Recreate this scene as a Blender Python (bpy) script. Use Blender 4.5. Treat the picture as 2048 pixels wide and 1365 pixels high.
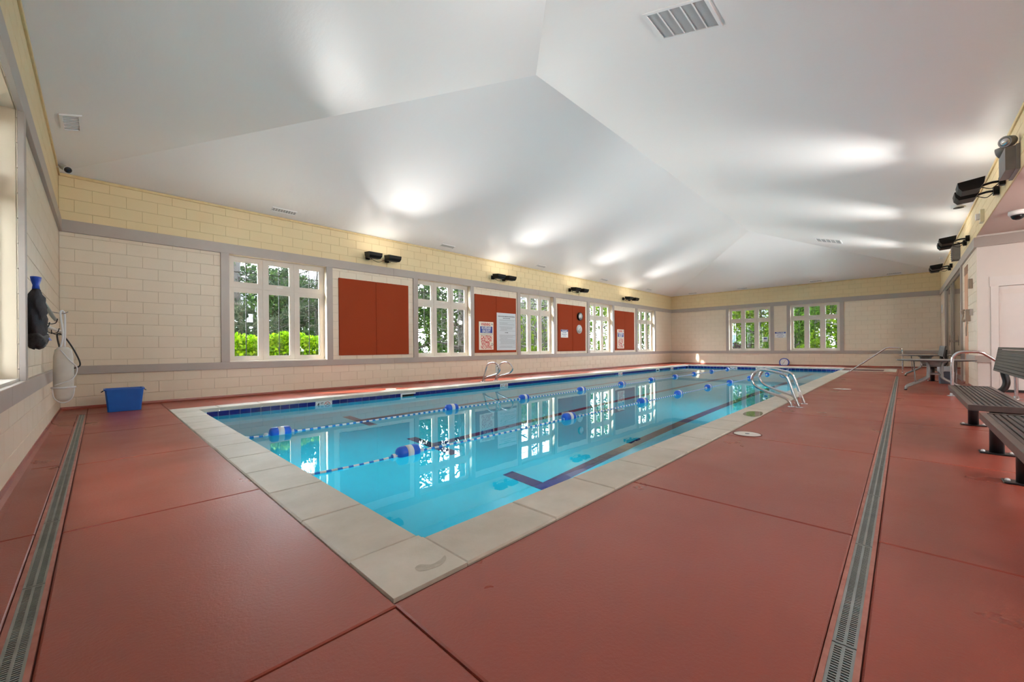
import bpy, math, random
import numpy as np
from mathutils import Vector, Matrix
random.seed(7); rng = np.random.default_rng(11)
R = math.radians
for o in list(bpy.data.objects): bpy.data.objects.remove(o)
scn = bpy.context.scene
COL = scn.collection

# ---------------------------------------------------------------- camera
FPX, PU, PV, ROLL, YAW, CH = 806.8, 1024.0, 697.0, 0.0087, R(44.3965), 0.933
fw = Vector((math.cos(YAW), math.sin(YAW), 0)); rt = Vector((math.sin(YAW), -math.cos(YAW), 0)); up = Vector((0, 0, 1))
cx = rt*math.cos(ROLL) - up*math.sin(ROLL); cy = rt*math.sin(ROLL) + up*math.cos(ROLL); cz = -fw
camd = bpy.data.cameras.new('camera'); cam = bpy.data.objects.new('camera', camd); COL.objects.link(cam)
m = Matrix((cx, cy, cz)).transposed().to_4x4(); m.translation = (0, 0, CH); cam.matrix_world = m
camd.sensor_fit = 'HORIZONTAL'; camd.sensor_width = 36; camd.lens = 36*FPX/2048; camd.shift_y = (PV-682.5)/2048
camd.clip_start = 0.02; camd.clip_end = 300
scn.camera = cam

# ---------------------------------------------------------------- sky, sun, exposure
SKY, SUN, LAMP, EXPO = 24.0, 26.0, 22.0, 0.64
w = bpy.data.worlds.new('sky'); scn.world = w; w.use_nodes = True
nt = w.node_tree; bg = nt.nodes['Background']; bg.inputs['Strength'].default_value = SKY
bg.inputs['Color'].default_value = (0.86, 0.92, 1.0, 1)
sd = bpy.data.lights.new('sun', 'SUN'); sd.energy = SUN; sd.angle = R(2); sd.color = (1, .95, .85)
sun = bpy.data.objects.new('sun', sd); COL.objects.link(sun)
sun.rotation_euler = Vector((0.70, -0.42, -0.58)).to_track_quat('-Z', 'Y').to_euler()
vs = scn.view_settings; vs.view_transform = 'Standard'; vs.look = 'None'; vs.exposure = EXPO; vs.gamma = 1; vs.use_curve_mapping = False
scn.cycles.max_bounces = 8; scn.cycles.diffuse_bounces = 5; scn.cycles.transmission_bounces = 6; scn.cycles.glossy_bounces = 3
scn.cycles.transparent_max_bounces = 12; scn.cycles.sample_clamp_indirect = 6; scn.cycles.use_denoising = True; scn.cycles.adaptive_threshold = .025
scn.cycles.caustics_reflective = True; scn.cycles.caustics_refractive = True; scn.cycles.blur_glossy = 0.4

def proj(x, y, z):
    p = Vector((x, y, z-CH)); d = p.dot(fw); a = p.dot(rt)
    if d < 0.05: return None
    X = FPX*a/d; Y = -FPX*p.z/d; c, s = math.cos(ROLL), math.sin(ROLL)
    return (PU + X*c + Y*s, PV - X*s + Y*c)
def seen_area(pts):
    q = [proj(*p) for p in pts]
    if any(k is None for k in q): return 0
    u = sum(k[0] for k in q)/len(q); v = sum(k[1] for k in q)/len(q)
    if not (-15 < u < 2063 and -15 < v < 1380): return 0
    a = 0
    for i in range(len(q)):
        j = (i+1) % len(q); a += q[i][0]*q[j][1] - q[j][0]*q[i][1]
    return abs(a)/2

# ---------------------------------------------------------------- materials
def lin(c): return tuple(((k/255)/12.92 if k/255 <= .04045 else ((k/255+.055)/1.055)**2.4) for k in c) + (1,)
MATS = {}
def M(name, col, rough=.5, metal=0., noise=None, bump=None, col2=None, rnoise=None, spec=.5, coat=0., stretch=None, emit=0, rand=0):
    """procedural principled material; noise=(scale,detail) blends col to col2, bump=(scale,strength,dist)"""
    m = bpy.data.materials.new(name); m.use_nodes = True; n = m.node_tree.nodes; l = m.node_tree.links
    b = n['Principled BSDF']; b.inputs['Base Color'].default_value = lin(col)
    b.inputs['Roughness'].default_value = rough; b.inputs['Metallic'].default_value = metal
    b.inputs['Specular IOR Level'].default_value = spec; b.inputs['Coat Weight'].default_value = coat; b.inputs['Coat Roughness'].default_value = .15
    g = n.new('ShaderNodeNewGeometry'); pos = g.outputs['Position']
    if stretch:
        mp = n.new('ShaderNodeMapping'); mp.inputs['Scale'].default_value = stretch; l.new(pos, mp.inputs['Vector']); pos = mp.outputs['Vector']
    def nz(scale, detail=4, rg=.6):
        t = n.new('ShaderNodeTexNoise'); t.inputs['Scale'].default_value = scale; t.inputs['Detail'].default_value = detail
        t.inputs['Roughness'].default_value = rg; l.new(pos, t.inputs['Vector']); return t
    cout = None
    if noise:
        t = nz(*noise); r = n.new('ShaderNodeValToRGB'); l.new(t.outputs['Fac'], r.inputs['Fac'])
        r.color_ramp.elements[0].position = .25; r.color_ramp.elements[1].position = .75
        r.color_ramp.elements[0].color = lin(col); r.color_ramp.elements[1].color = lin(col2 or tuple(min(255, k*1.08) for k in col))
        cout = r.outputs['Color']
    if rand:
        oi = n.new('ShaderNodeObjectInfo'); mr = n.new('ShaderNodeMapRange'); l.new(oi.outputs['Random'], mr.inputs['Value'])
        mr.inputs['To Min'].default_value = 1-rand; mr.inputs['To Max'].default_value = 1+rand
        hs = n.new('ShaderNodeHueSaturation'); l.new(mr.outputs['Result'], hs.inputs['Value'])
        if cout: l.new(cout, hs.inputs['Color'])
        else: hs.inputs['Color'].default_value = lin(col)
        cout = hs.outputs['Color']
    if cout: l.new(cout, b.inputs['Base Color'])
    if rnoise:
        t = nz(rnoise[0], 5); mr = n.new('ShaderNodeMapRange'); l.new(t.outputs['Fac'], mr.inputs['Value'])
        mr.inputs['From Min'].default_value = .25; mr.inputs['From Max'].default_value = .75
        mr.inputs['To Min'].default_value = rnoise[1]; mr.inputs['To Max'].default_value = rnoise[2]; l.new(mr.outputs['Result'], b.inputs['Roughness'])
    if bump:
        t = nz(bump[0], 6, .65); bp = n.new('ShaderNodeBump'); bp.inputs['Strength'].default_value = bump[1]; bp.inputs['Distance'].default_value = bump[2] if len(bump) > 2 else .01
        l.new(t.outputs['Fac'], bp.inputs['Height']); l.new(bp.outputs['Normal'], b.inputs['Normal'])
    if emit: b.inputs['Emission Color'].default_value = lin(col); b.inputs['Emission Strength'].default_value = emit
    MATS[name] = m; return m

cream = M('cream_block_paint', (222, 207, 185), .42, noise=(1.3, 3), col2=(226, 211, 190), bump=(60, .25, .004), rand=.015)
tan = M('tan_block_paint', (221, 199, 154), .45, noise=(1.1, 3), col2=(225, 204, 160), bump=(60, .25, .004), rand=.015)
mortar = M('painted_mortar', (204, 188, 164), .55)
mortar_t = M('painted_mortar_tan', (202, 180, 135), .55)
trimm = M('grey_trim_paint', (166, 155, 147), .38, noise=(3, 3), col2=(172, 161, 153), bump=(90, .1, .002))
crownm = M('tan_crown_paint', (222, 198, 148), .45, noise=(9, 3), col2=(205, 178, 128))
ceilm = M('gloss_white_ceiling_paint', (240, 239, 238), .39, noise=(.5, 3), col2=(243, 242, 241), bump=(4.5, .13, .035), stretch=(1, .45, 1), spec=.5)
deckm = M('red_deck_paint', (140, 59, 43), .34, noise=(.7, 3), col2=(149, 69, 54), bump=(75, .3, .005), rnoise=(1.1, .24, .40), spec=.5)
deckgap = M('deck_joint_filler', (104, 42, 30), .7, noise=(8, 4), col2=(88, 36, 27))
copem = M('pale_coping_stone', (204, 196, 184), .5, noise=(3.5, 8), col2=(182, 174, 160), bump=(70, .25, .004), rand=.05)
grout = M('white_grout', (205, 210, 214), .7, noise=(20, 3))
tileb = M('cobalt_glazed_tile', (14, 22, 96), .12, rand=.15, noise=(14, 3), col2=(20, 32, 120))
lanem = M('navy_lane_tile', (12, 20, 78), .25, rand=.12)
whitetile = M('white_marker_tile', (228, 230, 230), .2)
black = M('black_print', (14, 14, 16), .5)
redink = M('red_print', (190, 28, 30), .5)
blueink = M('blue_print', (24, 52, 140), .5)
greyink = M('grey_print', (120, 126, 132), .6)
plaster = M('blue_pool_plaster', (8, 184, 208), .8, noise=(1.5, 5), col2=(6, 174, 200))
framew = M('beige_window_paint', (206, 196, 184), .4, noise=(6, 3), col2=(212, 203, 192))
muntm = M('dark_muntin', (48, 46, 44), .5)
redfelt = M('rust_felt_board', (150, 60, 30), .85, noise=(120, 3), col2=(142, 54, 26), bump=(300, .2, .002), spec=.2)
steel = M('polished_stainless', (205, 205, 208), .16, 1., rnoise=(9, .12, .24))
galv = M('galvanised_grate', (168, 172, 170), .38, .85, noise=(6, 4), col2=(140, 145, 142))
drainrim = M('worn_channel_edge', (176, 120, 108), .6, noise=(14, 4), col2=(150, 84, 70))
dark = M('dark_void', (12, 12, 12), .9)
blackmetal = M('black_powder_coat', (18, 18, 21), .32, noise=(30, 3), col2=(24, 24, 27))
blackfix = M('black_fixture_enamel', (10, 10, 11), .45, noise=(30, 3), col2=(14, 14, 15), spec=.25)
brownvinyl = M('brown_vinyl_slat', (44, 33, 35), .35, noise=(8, 3), col2=(62, 50, 52))
benchrim = M('worn_bronze_bench_rim', (104, 92, 86), .35, .3, noise=(5, 4), col2=(78, 64, 62))
greyslat = M('grey_vinyl_slat', (66, 66, 68), .4, noise=(8, 3), col2=(80, 80, 82))
whiteplast = M('white_plastic', (232, 232, 230), .35, noise=(12, 2), col2=(226, 226, 224))
lidm = M('offwhite_lid_plastic', (226, 220, 212), .4, noise=(10, 4), col2=(206, 196, 186))
blueplast = M('blue_bin_plastic', (14, 96, 190), .38, noise=(10, 2), col2=(12, 90, 182))
floatblue = M('blue_float_foam', (22, 92, 205), .35)
whitefoam = M('white_float_foam', (230, 232, 235), .45)
greyplast = M('slate_bin_plastic', (76, 84, 98), .45, noise=(10, 2), col2=(70, 78, 92))
bagm = M('clear_liner_film', (170, 176, 182), .3)
tabletop = M('speckled_table_laminate', (150, 146, 140), .45, noise=(90, 3), col2=(120, 116, 112))
tableleg = M('grey_table_tube', (150, 150, 148), .38, .6, noise=(12, 3), col2=(128, 128, 126))
meshm = M('charcoal_mesh_fabric', (34, 34, 40), .8, bump=(260, .8, .004), noise=(160, 2), col2=(60, 60, 68))
bluefab = M('blue_nylon', (22, 74, 190), .5)
offwhite = M('aged_white_foam', (205, 200, 192), .5, noise=(7, 4), col2=(220, 216, 208))
greentube = M('grey_green_pole', (140, 152, 150), .4, .2)
doorm = M('white_door_paint', (226, 221, 216), .4, noise=(4, 3), col2=(230, 225, 220))
alcovem = M('pale_alcove_paint', (224, 218, 212), .5, noise=(2, 3), col2=(230, 222, 214))
soffm = M('pale_pink_soffit_paint', (216, 198, 188), .55, noise=(2, 3), col2=(220, 203, 194))
greybox = M('grey_steel_box', (112, 108, 108), .45, .2, noise=(8, 3), col2=(124, 120, 119))
glassgrey = M('alum_door_frame', (126, 120, 114), .35, .3)
peach = M('peach_door_reveal', (206, 152, 116), .5, noise=(3, 3), col2=(214, 160, 124))
phonem = M('beige_phone_plastic', (170, 152, 136), .45)
lensw = M('lamp_lens', (255, 250, 240), .2, emit=6)
ventm = M('white_vent_enamel', (238, 238, 238), .4)
ventd = M('grey_vent_grille', (184, 185, 186), .8, noise=(160, 2), col2=(168, 169, 170), spec=.05)  # plain grey of the grille panels
paperm = M('poster_paper', (206, 212, 216), .5)
creampaper = M('cream_sign_board', (232, 226, 208), .5)
clockblue = M('blue_clock_housing', (24, 66, 180), .4)
# glass, water
def glassmat(name, tint=(.96, .98, .97), f0=.04, rough=.0):
    m = bpy.data.materials.new(name); m.use_nodes = True; n = m.node_tree.nodes; l = m.node_tree.links; n.clear()
    o = n.new('ShaderNodeOutputMaterial'); mx = n.new('ShaderNodeMixShader'); tr = n.new('ShaderNodeBsdfTransparent'); gl = n.new('ShaderNodeBsdfGlossy')
    g = n.new('ShaderNodeNewGeometry'); d = n.new('ShaderNodeVectorMath'); d.operation = 'DOT_PRODUCT'; l.new(g.outputs['Normal'], d.inputs[0]); l.new(g.outputs['Incoming'], d.inputs[1])
    def mth(op, a, b=None):
        k = n.new('ShaderNodeMath'); k.operation = op
        for i, q in enumerate((a, b)):
            if q is None: continue
            if isinstance(q, (int, float)): k.inputs[i].default_value = q
            else: l.new(q, k.inputs[i])
        return k.outputs[0]
    c = mth('ABSOLUTE', d.outputs['Value']); c = mth('SUBTRACT', 1.0, c); c = mth('POWER', c, 5.0); c = mth('MULTIPLY_ADD', c, 1-f0); c.node.inputs[2].default_value = f0
    tr.inputs['Color'].default_value = (*tint, 1); gl.inputs['Roughness'].default_value = rough
    l.new(c, mx.inputs[0]); l.new(tr.outputs[0], mx.inputs[1]); l.new(gl.outputs[0], mx.inputs[2]); l.new(mx.outputs[0], o.inputs[0]); return m
pane_m = glassmat('window_glass')
doorglass = glassmat('door_glass', (.8, .78, .72), .1)
domeglass = M('smoked_dome', (20, 20, 22), .08)
wm = bpy.data.materials.new('pool_water'); wm.use_nodes = True; n = wm.node_tree.nodes; l = wm.node_tree.links; n.clear()
o_ = n.new('ShaderNodeOutputMaterial'); g_ = n.new('ShaderNodeBsdfGlass'); g_.inputs['IOR'].default_value = 1.333; g_.inputs['Roughness'].default_value = 0.0
g_.inputs['Color'].default_value = (.86, .97, .99, 1)
t_ = n.new('ShaderNodeTexNoise'); t_.inputs['Scale'].default_value = 3.0; t_.inputs['Detail'].default_value = 2; gp = n.new('ShaderNodeNewGeometry'); l.new(gp.outputs['Position'], t_.inputs['Vector'])
b_ = n.new('ShaderNodeBump'); b_.inputs['Strength'].default_value = .02; b_.inputs['Distance'].default_value = .02
l.new(t_.outputs['Fac'], b_.inputs['Height']); l.new(b_.outputs['Normal'], g_.inputs['Normal']); l.new(g_.outputs[0], o_.inputs[0])

def leafmat(name, c1, c2, c3):
    m = bpy.data.materials.new(name); m.use_nodes = True; n = m.node_tree.nodes; l = m.node_tree.links; n.clear()
    o = n.new('ShaderNodeOutputMaterial'); mx = n.new('ShaderNodeMixShader'); d = n.new('ShaderNodeBsdfDiffuse'); t = n.new('ShaderNodeBsdfTranslucent'); a = n.new('ShaderNodeNewGeometry')
    r = n.new('ShaderNodeValToRGB'); e = r.color_ramp.elements; e[0].color = lin(c1); e[1].color = lin(c3); k = e.new(.5); k.color = lin(c2)
    l.new(a.outputs['Random Per Island'], r.inputs['Fac']); l.new(r.outputs[0], d.inputs[0]); l.new(r.outputs[0], t.inputs[0]); mx.inputs[0].default_value = .45
    l.new(d.outputs[0], mx.inputs[1]); l.new(t.outputs[0], mx.inputs[2]); l.new(mx.outputs[0], o.inputs[0]); return m

# ---------------------------------------------------------------- mesh builder
class MB:
    def __init__(s): s.v = []; s.f = []; s.mi = []; s.sm = []; s.cur = 0
    def mat(s, i): s.cur = i; return s
    def face(s, idx, smooth=False): s.f.append(idx); s.mi.append(s.cur); s.sm.append(smooth)
    def poly(s, pts, smooth=False):
        b = len(s.v); s.v += [tuple(p) for p in pts]; s.face(list(range(b, b+len(pts))), smooth); return s
    def hexa(s, p):   # 8 points: bottom ccw 0-3, top 4-7
        b = len(s.v); s.v += [tuple(q) for q in p]
        for q in ((3, 2, 1, 0), (4, 5, 6, 7), (0, 1, 5, 4), (1, 2, 6, 5), (2, 3, 7, 6), (3, 0, 4, 7)): s.face([b+k for k in q])
        return s
    def box(s, x0, x1, y0, y1, z0, z1):
        return s.hexa([(x0, y0, z0), (x1, y0, z0), (x1, y1, z0), (x0, y1, z0), (x0, y0, z1), (x1, y0, z1), (x1, y1, z1), (x0, y1, z1)])
    def rbox(s, c, size, rot=None, bev=0):   # rotated box about centre, optionally chamfered
        sx, sy, sz = [k/2 for k in size]; rot = rot or Matrix.Identity(3); c = Vector(c)
        if bev <= 0:
            P = [(-sx, -sy, -sz), (sx, -sy, -sz), (sx, sy, -sz), (-sx, sy, -sz), (-sx, -sy, sz), (sx, -sy, sz), (sx, sy, sz), (-sx, sy, sz)]
            return s.hexa([c + rot @ Vector(p) for p in P])
        b = bev; rings = []
        for z, i in ((-sz, b), (-sz+b, 0), (sz-b, 0), (sz, b)):
            X, Y = sx-i, sy-i; k = b*.6
            ring = [(-X+k, -Y), (X-k, -Y), (X, -Y+k), (X, Y-k), (X-k, Y), (-X+k, Y), (-X, Y-k), (-X, -Y+k)]
            rings.append([tuple(c + rot @ Vector((x, y, z))) for x, y in ring])
        return s.loft(rings, cap=True)
    def loft(s, rings, cap=False, closed=False, smooth=False):
        b = len(s.v); n = len(rings[0])
        for r_ in rings: s.v += [tuple(p) for p in r_]
        m_ = len(rings)
        for i in range(m_ if closed else m_-1):
            for j in range(n):
                a = b+i*n; c = b+((i+1) % m_)*n; k = (j+1) % n
                s.face([a+j, a+k, c+k, c+j], smooth)
        if cap and not closed:
            s.face([b+j for j in range(n)][::-1]); s.face([b+(m_-1)*n+j for j in range(n)])
        return s
    def tube(s, pts, r, n=10, cap=True, closed=False):
        P = [Vector(p) for p in pts]; rings = []; m_ = len(P); prev = None
        rr = r if isinstance(r, (list, tuple)) else [r]*m_
        for i in range(m_):
            a = P[i-1] if (i > 0 or closed) else P[i]; c = P[(i+1) % m_] if (i < m_-1 or closed) else P[i]
            t = (c-a).normalized()
            if prev is None:
                x = t.cross(Vector((0, 0, 1)));
                if x.length < .05: x = t.cross(Vector((0, 1, 0)))
                x.normalize()
            else:
                x = prev - t*prev.dot(t); x.normalize()
            prev = x; y = t.cross(x)
            rings.append([tuple(P[i] + (x*math.cos(2*math.pi*k/n) + y*math.sin(2*math.pi*k/n))*rr[i]) for k in range(n)])
        return s.loft(rings, cap=cap, closed=closed, smooth=True)
    def lathe(s, c, prof, axis=(0, 0, 1), n=24, smooth=True, cap=True):   # prof: [(r,h)]
        c = Vector(c); a = Vector(axis).normalized(); x = a.cross(Vector((0, 0, 1)))
        if x.length < .05: x = a.cross(Vector((1, 0, 0)))
        x.normalize(); y = a.cross(x)
        rings = [[tuple(c + a*h + (x*math.cos(2*math.pi*k/n) + y*math.sin(2*math.pi*k/n))*max(r, 1e-4)) for k in range(n)] for r, h in prof]
        return s.loft(rings, cap=cap, smooth=smooth)
    def prism(s, poly, z0, z1):   # xy polygon extruded
        return s.loft([[(x, y, z0) for x, y in poly], [(x, y, z1) for x, y in poly]], cap=True)
    def mesh(s, name, mats, org=(0, 0, 0)):
        me = bpy.data.meshes.new(name)
        me.from_pydata([(v[0]-org[0], v[1]-org[1], v[2]-org[2]) for v in s.v], [], s.f)
        for m_ in (mats if isinstance(mats, (list, tuple)) else [mats]): me.materials.append(m_)
        me.polygons.foreach_set('material_index', s.mi); me.polygons.foreach_set('use_smooth', s.sm); me.update(); return me
def link(name, me, parent=None, loc=(0, 0, 0), rot=None):
    o = bpy.data.objects.new(name, me); COL.objects.link(o); o.location = loc
    if rot: o.rotation_euler = rot
    if parent: o.parent = parent
    return o
def tag(o, label=None, cat=None, group=None, kind=None):
    if label: o['label'] = label
    if cat: o['category'] = cat
    if group: o['group'] = group
    if kind: o['kind'] = kind
    return o
def thing(name, loc, label, cat, group=None, rz=0):
    o = bpy.data.objects.new(name, None); COL.objects.link(o); o.location = loc; o.rotation_euler = (0, 0, rz); o.empty_display_size = .1
    return tag(o, label, cat, group)
def part(name, mb, mats, parent):     # mb in world coordinates, parent an unrotated Empty / mesh
    org = Vector((0, 0, 0)); p = parent
    while p: org += p.location; p = p.parent
    return link(name, mb.mesh(name, mats, org), parent)
def lpart(name, mb, mats, parent): return link(name, mb.mesh(name, mats), parent)   # mb in parent's local coordinates
def struct(name, mb, mats, label=None, loc=(0, 0, 0)):
    o = link(name, mb.mesh(name, mats, loc), None, loc); return tag(o, label, None, None, 'structure')
def copy_tree(o, parent=None):
    c = o.copy(); COL.objects.link(c); c.parent = parent
    for ch in list(o.children): copy_tree(ch, c)
    return c
def text(body, size, loc, rot, mat, parent, xs=1.0, name='lettering', align='CENTER', ext=.0008):
    cu = bpy.data.curves.new(name, 'FONT'); cu.body = body; cu.size = size; cu.align_x = align; cu.align_y = 'CENTER'; cu.extrude = ext; cu.resolution_u = 3
    cu.offset = size*.028
    cu.materials.append(mat); o = bpy.data.objects.new(name, cu); COL.objects.link(o); o.location = loc; o.rotation_euler = rot; o.scale = (xs, 1, 1)
    if parent: o.parent = parent
    return o
def smooth_path(pts, n=6, closed=False):   # catmull-rom
    P = [Vector(p) for p in pts]; out = []; m_ = len(P)
    for i in range(m_ if closed else m_-1):
        if closed: a, b, c, d = P[i-1], P[i], P[(i+1) % m_], P[(i+2) % m_]
        else: a, b, c, d = P[max(i-1, 0)], P[i], P[i+1], P[min(i+2, m_-1)]
        for k in range(n):
            t = k/n; out.append(.5*((2*b) + (c-a)*t + (2*a-5*b+4*c-d)*t*t + (3*b-a-3*c+d)*t**3))
    if not closed: out.append(P[-1])
    return out
# ================================================================ the setting
XL, XF, YN, ZC = -.45, 22.95, 9.652, 3.806
def ys(x): return -1.06 + .0045*(x+.45)          # face of the south (bench side) wall
CHH = ZC/19; BL = .408; GAP = .0055
def frame2(O, ud, nd):                              # local (u, n, z) -> world
    O = Vector((O[0], O[1], 0)); ud = Vector((ud[0], ud[1], 0)).normalized(); nd = Vector((nd[0], nd[1], 0)).normalized()
    return lambda u, n_, z: tuple(O + ud*u + nd*n_ + Vector((0, 0, z)))
def subtract(rect, holes):
    out = [rect]
    for (a, b, c, d) in holes:
        nxt = []
        for (u0, u1, z0, z1) in out:
            if u1 <= a or u0 >= b or z1 <= c or z0 >= d: nxt.append((u0, u1, z0, z1)); continue
            if u0 < a: nxt.append((u0, a, z0, z1))
            if u1 > b: nxt.append((b, u1, z0, z1))
            m0, m1 = max(u0, a), min(u1, b)
            if z0 < c: nxt.append((m0, m1, z0, c))
            if z1 > d: nxt.append((m0, m1, d, z1))
        out = nxt
    return out
FULLB = {}
def block_mesh(w_, h_, mat):
    key = (round(w_, 3), round(h_, 3), mat.name)
    if key in FULLB: return FULLB[key]
    b = MB(); c = .0025; x, z = w_/2, h_/2
    f = [(-x+c, -z+c), (x-c, -z+c), (x-c, z-c), (-x+c, z-c)]; k = [(-x, -z), (x, -z), (x, z), (-x, z)]
    b.loft([[(p, -.011, q) for p, q in k], [(p, -.0025, q) for p, q in k], [(p, 0, q) for p, q in f]]); n_ = len(b.v); b.face([n_-4, n_-3, n_-2, n_-1])
    me = b.mesh('block', mat); FULLB[key] = me; return me
def make_wall(name, O, ud, nd, L, holes, noblock, z0=0., z1=ZC, T=.2, label=None, u_off=0., course0=0, limit=300, mats=(cream, tan), ext=(.2, .2)):
    F = frame2(O, ud, nd); b = MB()
    us = sorted({-ext[0], L+ext[1], *[h[0] for h in holes if 0 < h[0] < L], *[h[1] for h in holes if 0 < h[1] < L]})
    zt_ = ZC+.3 if z1 == ZC else z1
    zs = sorted({z0, zt_, *([2.96] if z0 < 2.96 < zt_ else []), *[h[2] for h in holes if z0 < h[2] < z1], *[h[3] for h in holes if z0 < h[3] < z1]})
    for i in range(len(zs)-1):
        for j in range(len(us)-1):
            mu, mz = (us[j]+us[j+1])/2, (zs[i]+zs[i+1])/2
            if any(h[0] < mu < h[1] and h[2] < mz < h[3] for h in holes): continue
            b.mat(1 if mz > 2.96 else 0)
            q = [(us[j], -T), (us[j+1], -T), (us[j+1], -.006), (us[j], -.006)]
            pts = [F(u, n_, zs[i]) for u, n_ in q] + [F(u, n_, zs[i+1]) for u, n_ in q]
            b.hexa(pts)
    wobj = struct(name, b, [mortar, mortar_t], label, F(0, 0, z0))
    ang = math.atan2(ud[1], ud[0]); flip = Vector((-ud[1], ud[0])).dot(Vector(nd)) < 0   # local +y of block must be nd
    blocks = []
    nrow = int(round((z1-z0)/CHH))
    for r_ in range(nrow):
        za, zb = z0+r_*(z1-z0)/nrow, z0+(r_+1)*(z1-z0)/nrow
        u = u_off - BL - (BL/2 if (r_+course0) % 2 else 0)
        while u < L:
            a, c = max(u, 0)+GAP/2, min(u+BL, L)-GAP/2
            if c-a > .03:
                for q in subtract((a, c, za+GAP/2, zb-GAP/2), noblock):
                    if q[1]-q[0] > .025 and q[3]-q[2] > .025:
                        pts = [F(q[0], 0, q[2]), F(q[1], 0, q[2]), F(q[1], 0, q[3]), F(q[0], 0, q[3])]
                        blocks.append((seen_area(pts), q))
            u += BL
    blocks.sort(key=lambda t: -t[0])
    rest = MB()
    for k, (ar, q) in enumerate(blocks):
        mt = mats[1] if (q[2]+q[3])/2 > 2.96 else mats[0]
        if k < limit and ar > 60:
            o = link('block', block_mesh(q[1]-q[0], q[3]-q[2], mt), None, F((q[0]+q[1])/2, 0, (q[2]+q[3])/2))
            o.rotation_euler = (0, 0, ang + (math.pi if flip else 0))
            o.location = Vector(o.location) - wobj.location; o.parent = wobj
        else:
            rest.mat(1 if mt is mats[1] else 0)
            c = .0025
            k1 = [F(q[0], -.0025, q[2]), F(q[1], -.0025, q[2]), F(q[1], -.0025, q[3]), F(q[0], -.0025, q[3])]
            k0 = [F(q[0], -.011, q[2]), F(q[1], -.011, q[2]), F(q[1], -.011, q[3]), F(q[0], -.011, q[3])]
            k2 = [F(q[0]+c, 0, q[2]+c), F(q[1]-c, 0, q[2]+c), F(q[1]-c, 0, q[3]-c), F(q[0]+c, 0, q[3]-c)]
            rest.loft([k0, k1, k2]); n_ = len(rest.v); rest.face([n_-4, n_-3, n_-2, n_-1])
    if rest.v:
        tag(part('block_courses', rest, list(mats), wobj), kind='stuff')
    return F, wobj

WZ0, WZ1 = .706, 2.866
NW = [(1.809, 3.689), (6.143, 8.016), (10.267, 12.115), (14.571, 16.416), (18.854, 20.719)]   # north windows (X)
EW = [(4.761, 6.62), (2.12, 3.946)]                                                             # east windows (Y)
WW = [(3.18, 5.05)]                                                                             # west window (Y)
tr_z = [(.57, .706), (2.866, 3.06)]
# north wall: u = X - XL
hN = [(a-XL, b-XL, WZ0, WZ1) for a, b in NW]
FN, wallN = make_wall('wall_north', (XL, YN), (1, 0), (0, -1), XF-XL, hN, hN, u_off=.17)
# east wall seen from the pool: u runs from north corner towards south
LE = YN - ys(XF)
hE = [(YN-b, YN-a, WZ0, WZ1) for a, b in EW]
FE, wallE = make_wall('wall_east', (XF, YN), (0, -1), (-1, 0), LE, hE, hE, u_off=.1, course0=1)
# west wall: u = Y from south corner
LW = YN - ys(XL)
hW = [(a-ys(XL), b-ys(XL), WZ0, WZ1) for a, b in WW]
FW, wallW = make_wall('wall_west', (XL, ys(XL)), (0, 1), (1, 0), LW, hW, hW, u_off=.05, course0=1)
# south wall beyond the alcove, and the header over the alcove
XB = 12.25
sud = Vector((1, .0045)).normalized(); snd = Vector((-sud.y, sud.x))
holesS = [(15.0-XB, 20.25-XB, 0, 2.86), (13.8-XB, 14.45-XB, 0, 2.75)]
FS, wallS = make_wall('wall_south', (XB, ys(XB)), sud, snd, XF-XB, holesS, holesS, u_off=.1, ext=(0, .2))
FH, wallH = make_wall('wall_header', (XL, ys(XL)), sud, snd, XB-XL, [], [], z0=3.1, z1=ZC, u_off=.1, limit=120, ext=(.2, 0))

# alcove behind the benches
AW = [(.6, 2.48), (3.6, 5.48), (6.6, 8.48)]  # unseen windows, added to let more daylight in
hA = [(a-XL, c-XL, WZ0, WZ1) for a, c in AW]
FB, wallB = make_wall('wall_alcove_back', (XL, -3.6), (1, 0), (0, 1), XB-XL, hA, [(0, 99, 0, 99)], z1=3.3)
for i_ in (0, 1): wallB.data.materials[i_] = alcovem
b = MB(); b.box(XL-.2, XL, -3.7, ys(XL)-.01, -.1, 3.3); struct('wall_alcove_side', b, alcovem)
b = MB(); yb = ys(XB)
b.box(XB, XB+.2, -3.6, -2.35, 0, 3.1); b.box(XB, XB+.2, -1.20, yb-.004, 0, 3.1); b.box(XB, XB+.2, -2.35, -1.20, 2.16, 3.1)
struct('wall_alcove_end', b, alcovem)
b = MB(); b.prism([(XL-.2, -3.75), (XB+.2, -3.75), (XB+.2, ys(XB)-.012), (XL-.2, ys(XL)-.012)], 3.098, 3.25); struct('ceiling_alcove', b, soffm)
# hip ceiling
A1 = (5.084, 4.366, 5.463); A2 = (17.629, 4.366, 5.40)
c00, c10, c11, c01 = (XL, ys(XL), ZC), (XF, ys(XF), ZC), (XF, YN, ZC), (XL, YN, ZC)
b = MB()
def sub_tri(b, p, q, r_, n=1): b.poly([p, q, r_])
b.poly([c01, A1, A2]); b.poly([c01, A2, c11]); b.poly([c00, A2, A1]); b.poly([c00, c10, A2]); b.poly([c00, A1, c01]); b.poly([c10, c11, A2])
def over(p): return (p[0], p[1], p[2]+.25)
b.poly([over(c01), over(A2), over(A1)]); b.poly([over(c01), over(c11), over(A2)]); b.poly([over(c00), over(A1), over(A2)]); b.poly([over(c00), over(A2), over(c10)]); b.poly([over(c00), over(c01), over(A1)]); b.poly([over(c10), over(A2), over(c11)])
ceil = struct('ceiling', b, ceilm)
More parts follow.
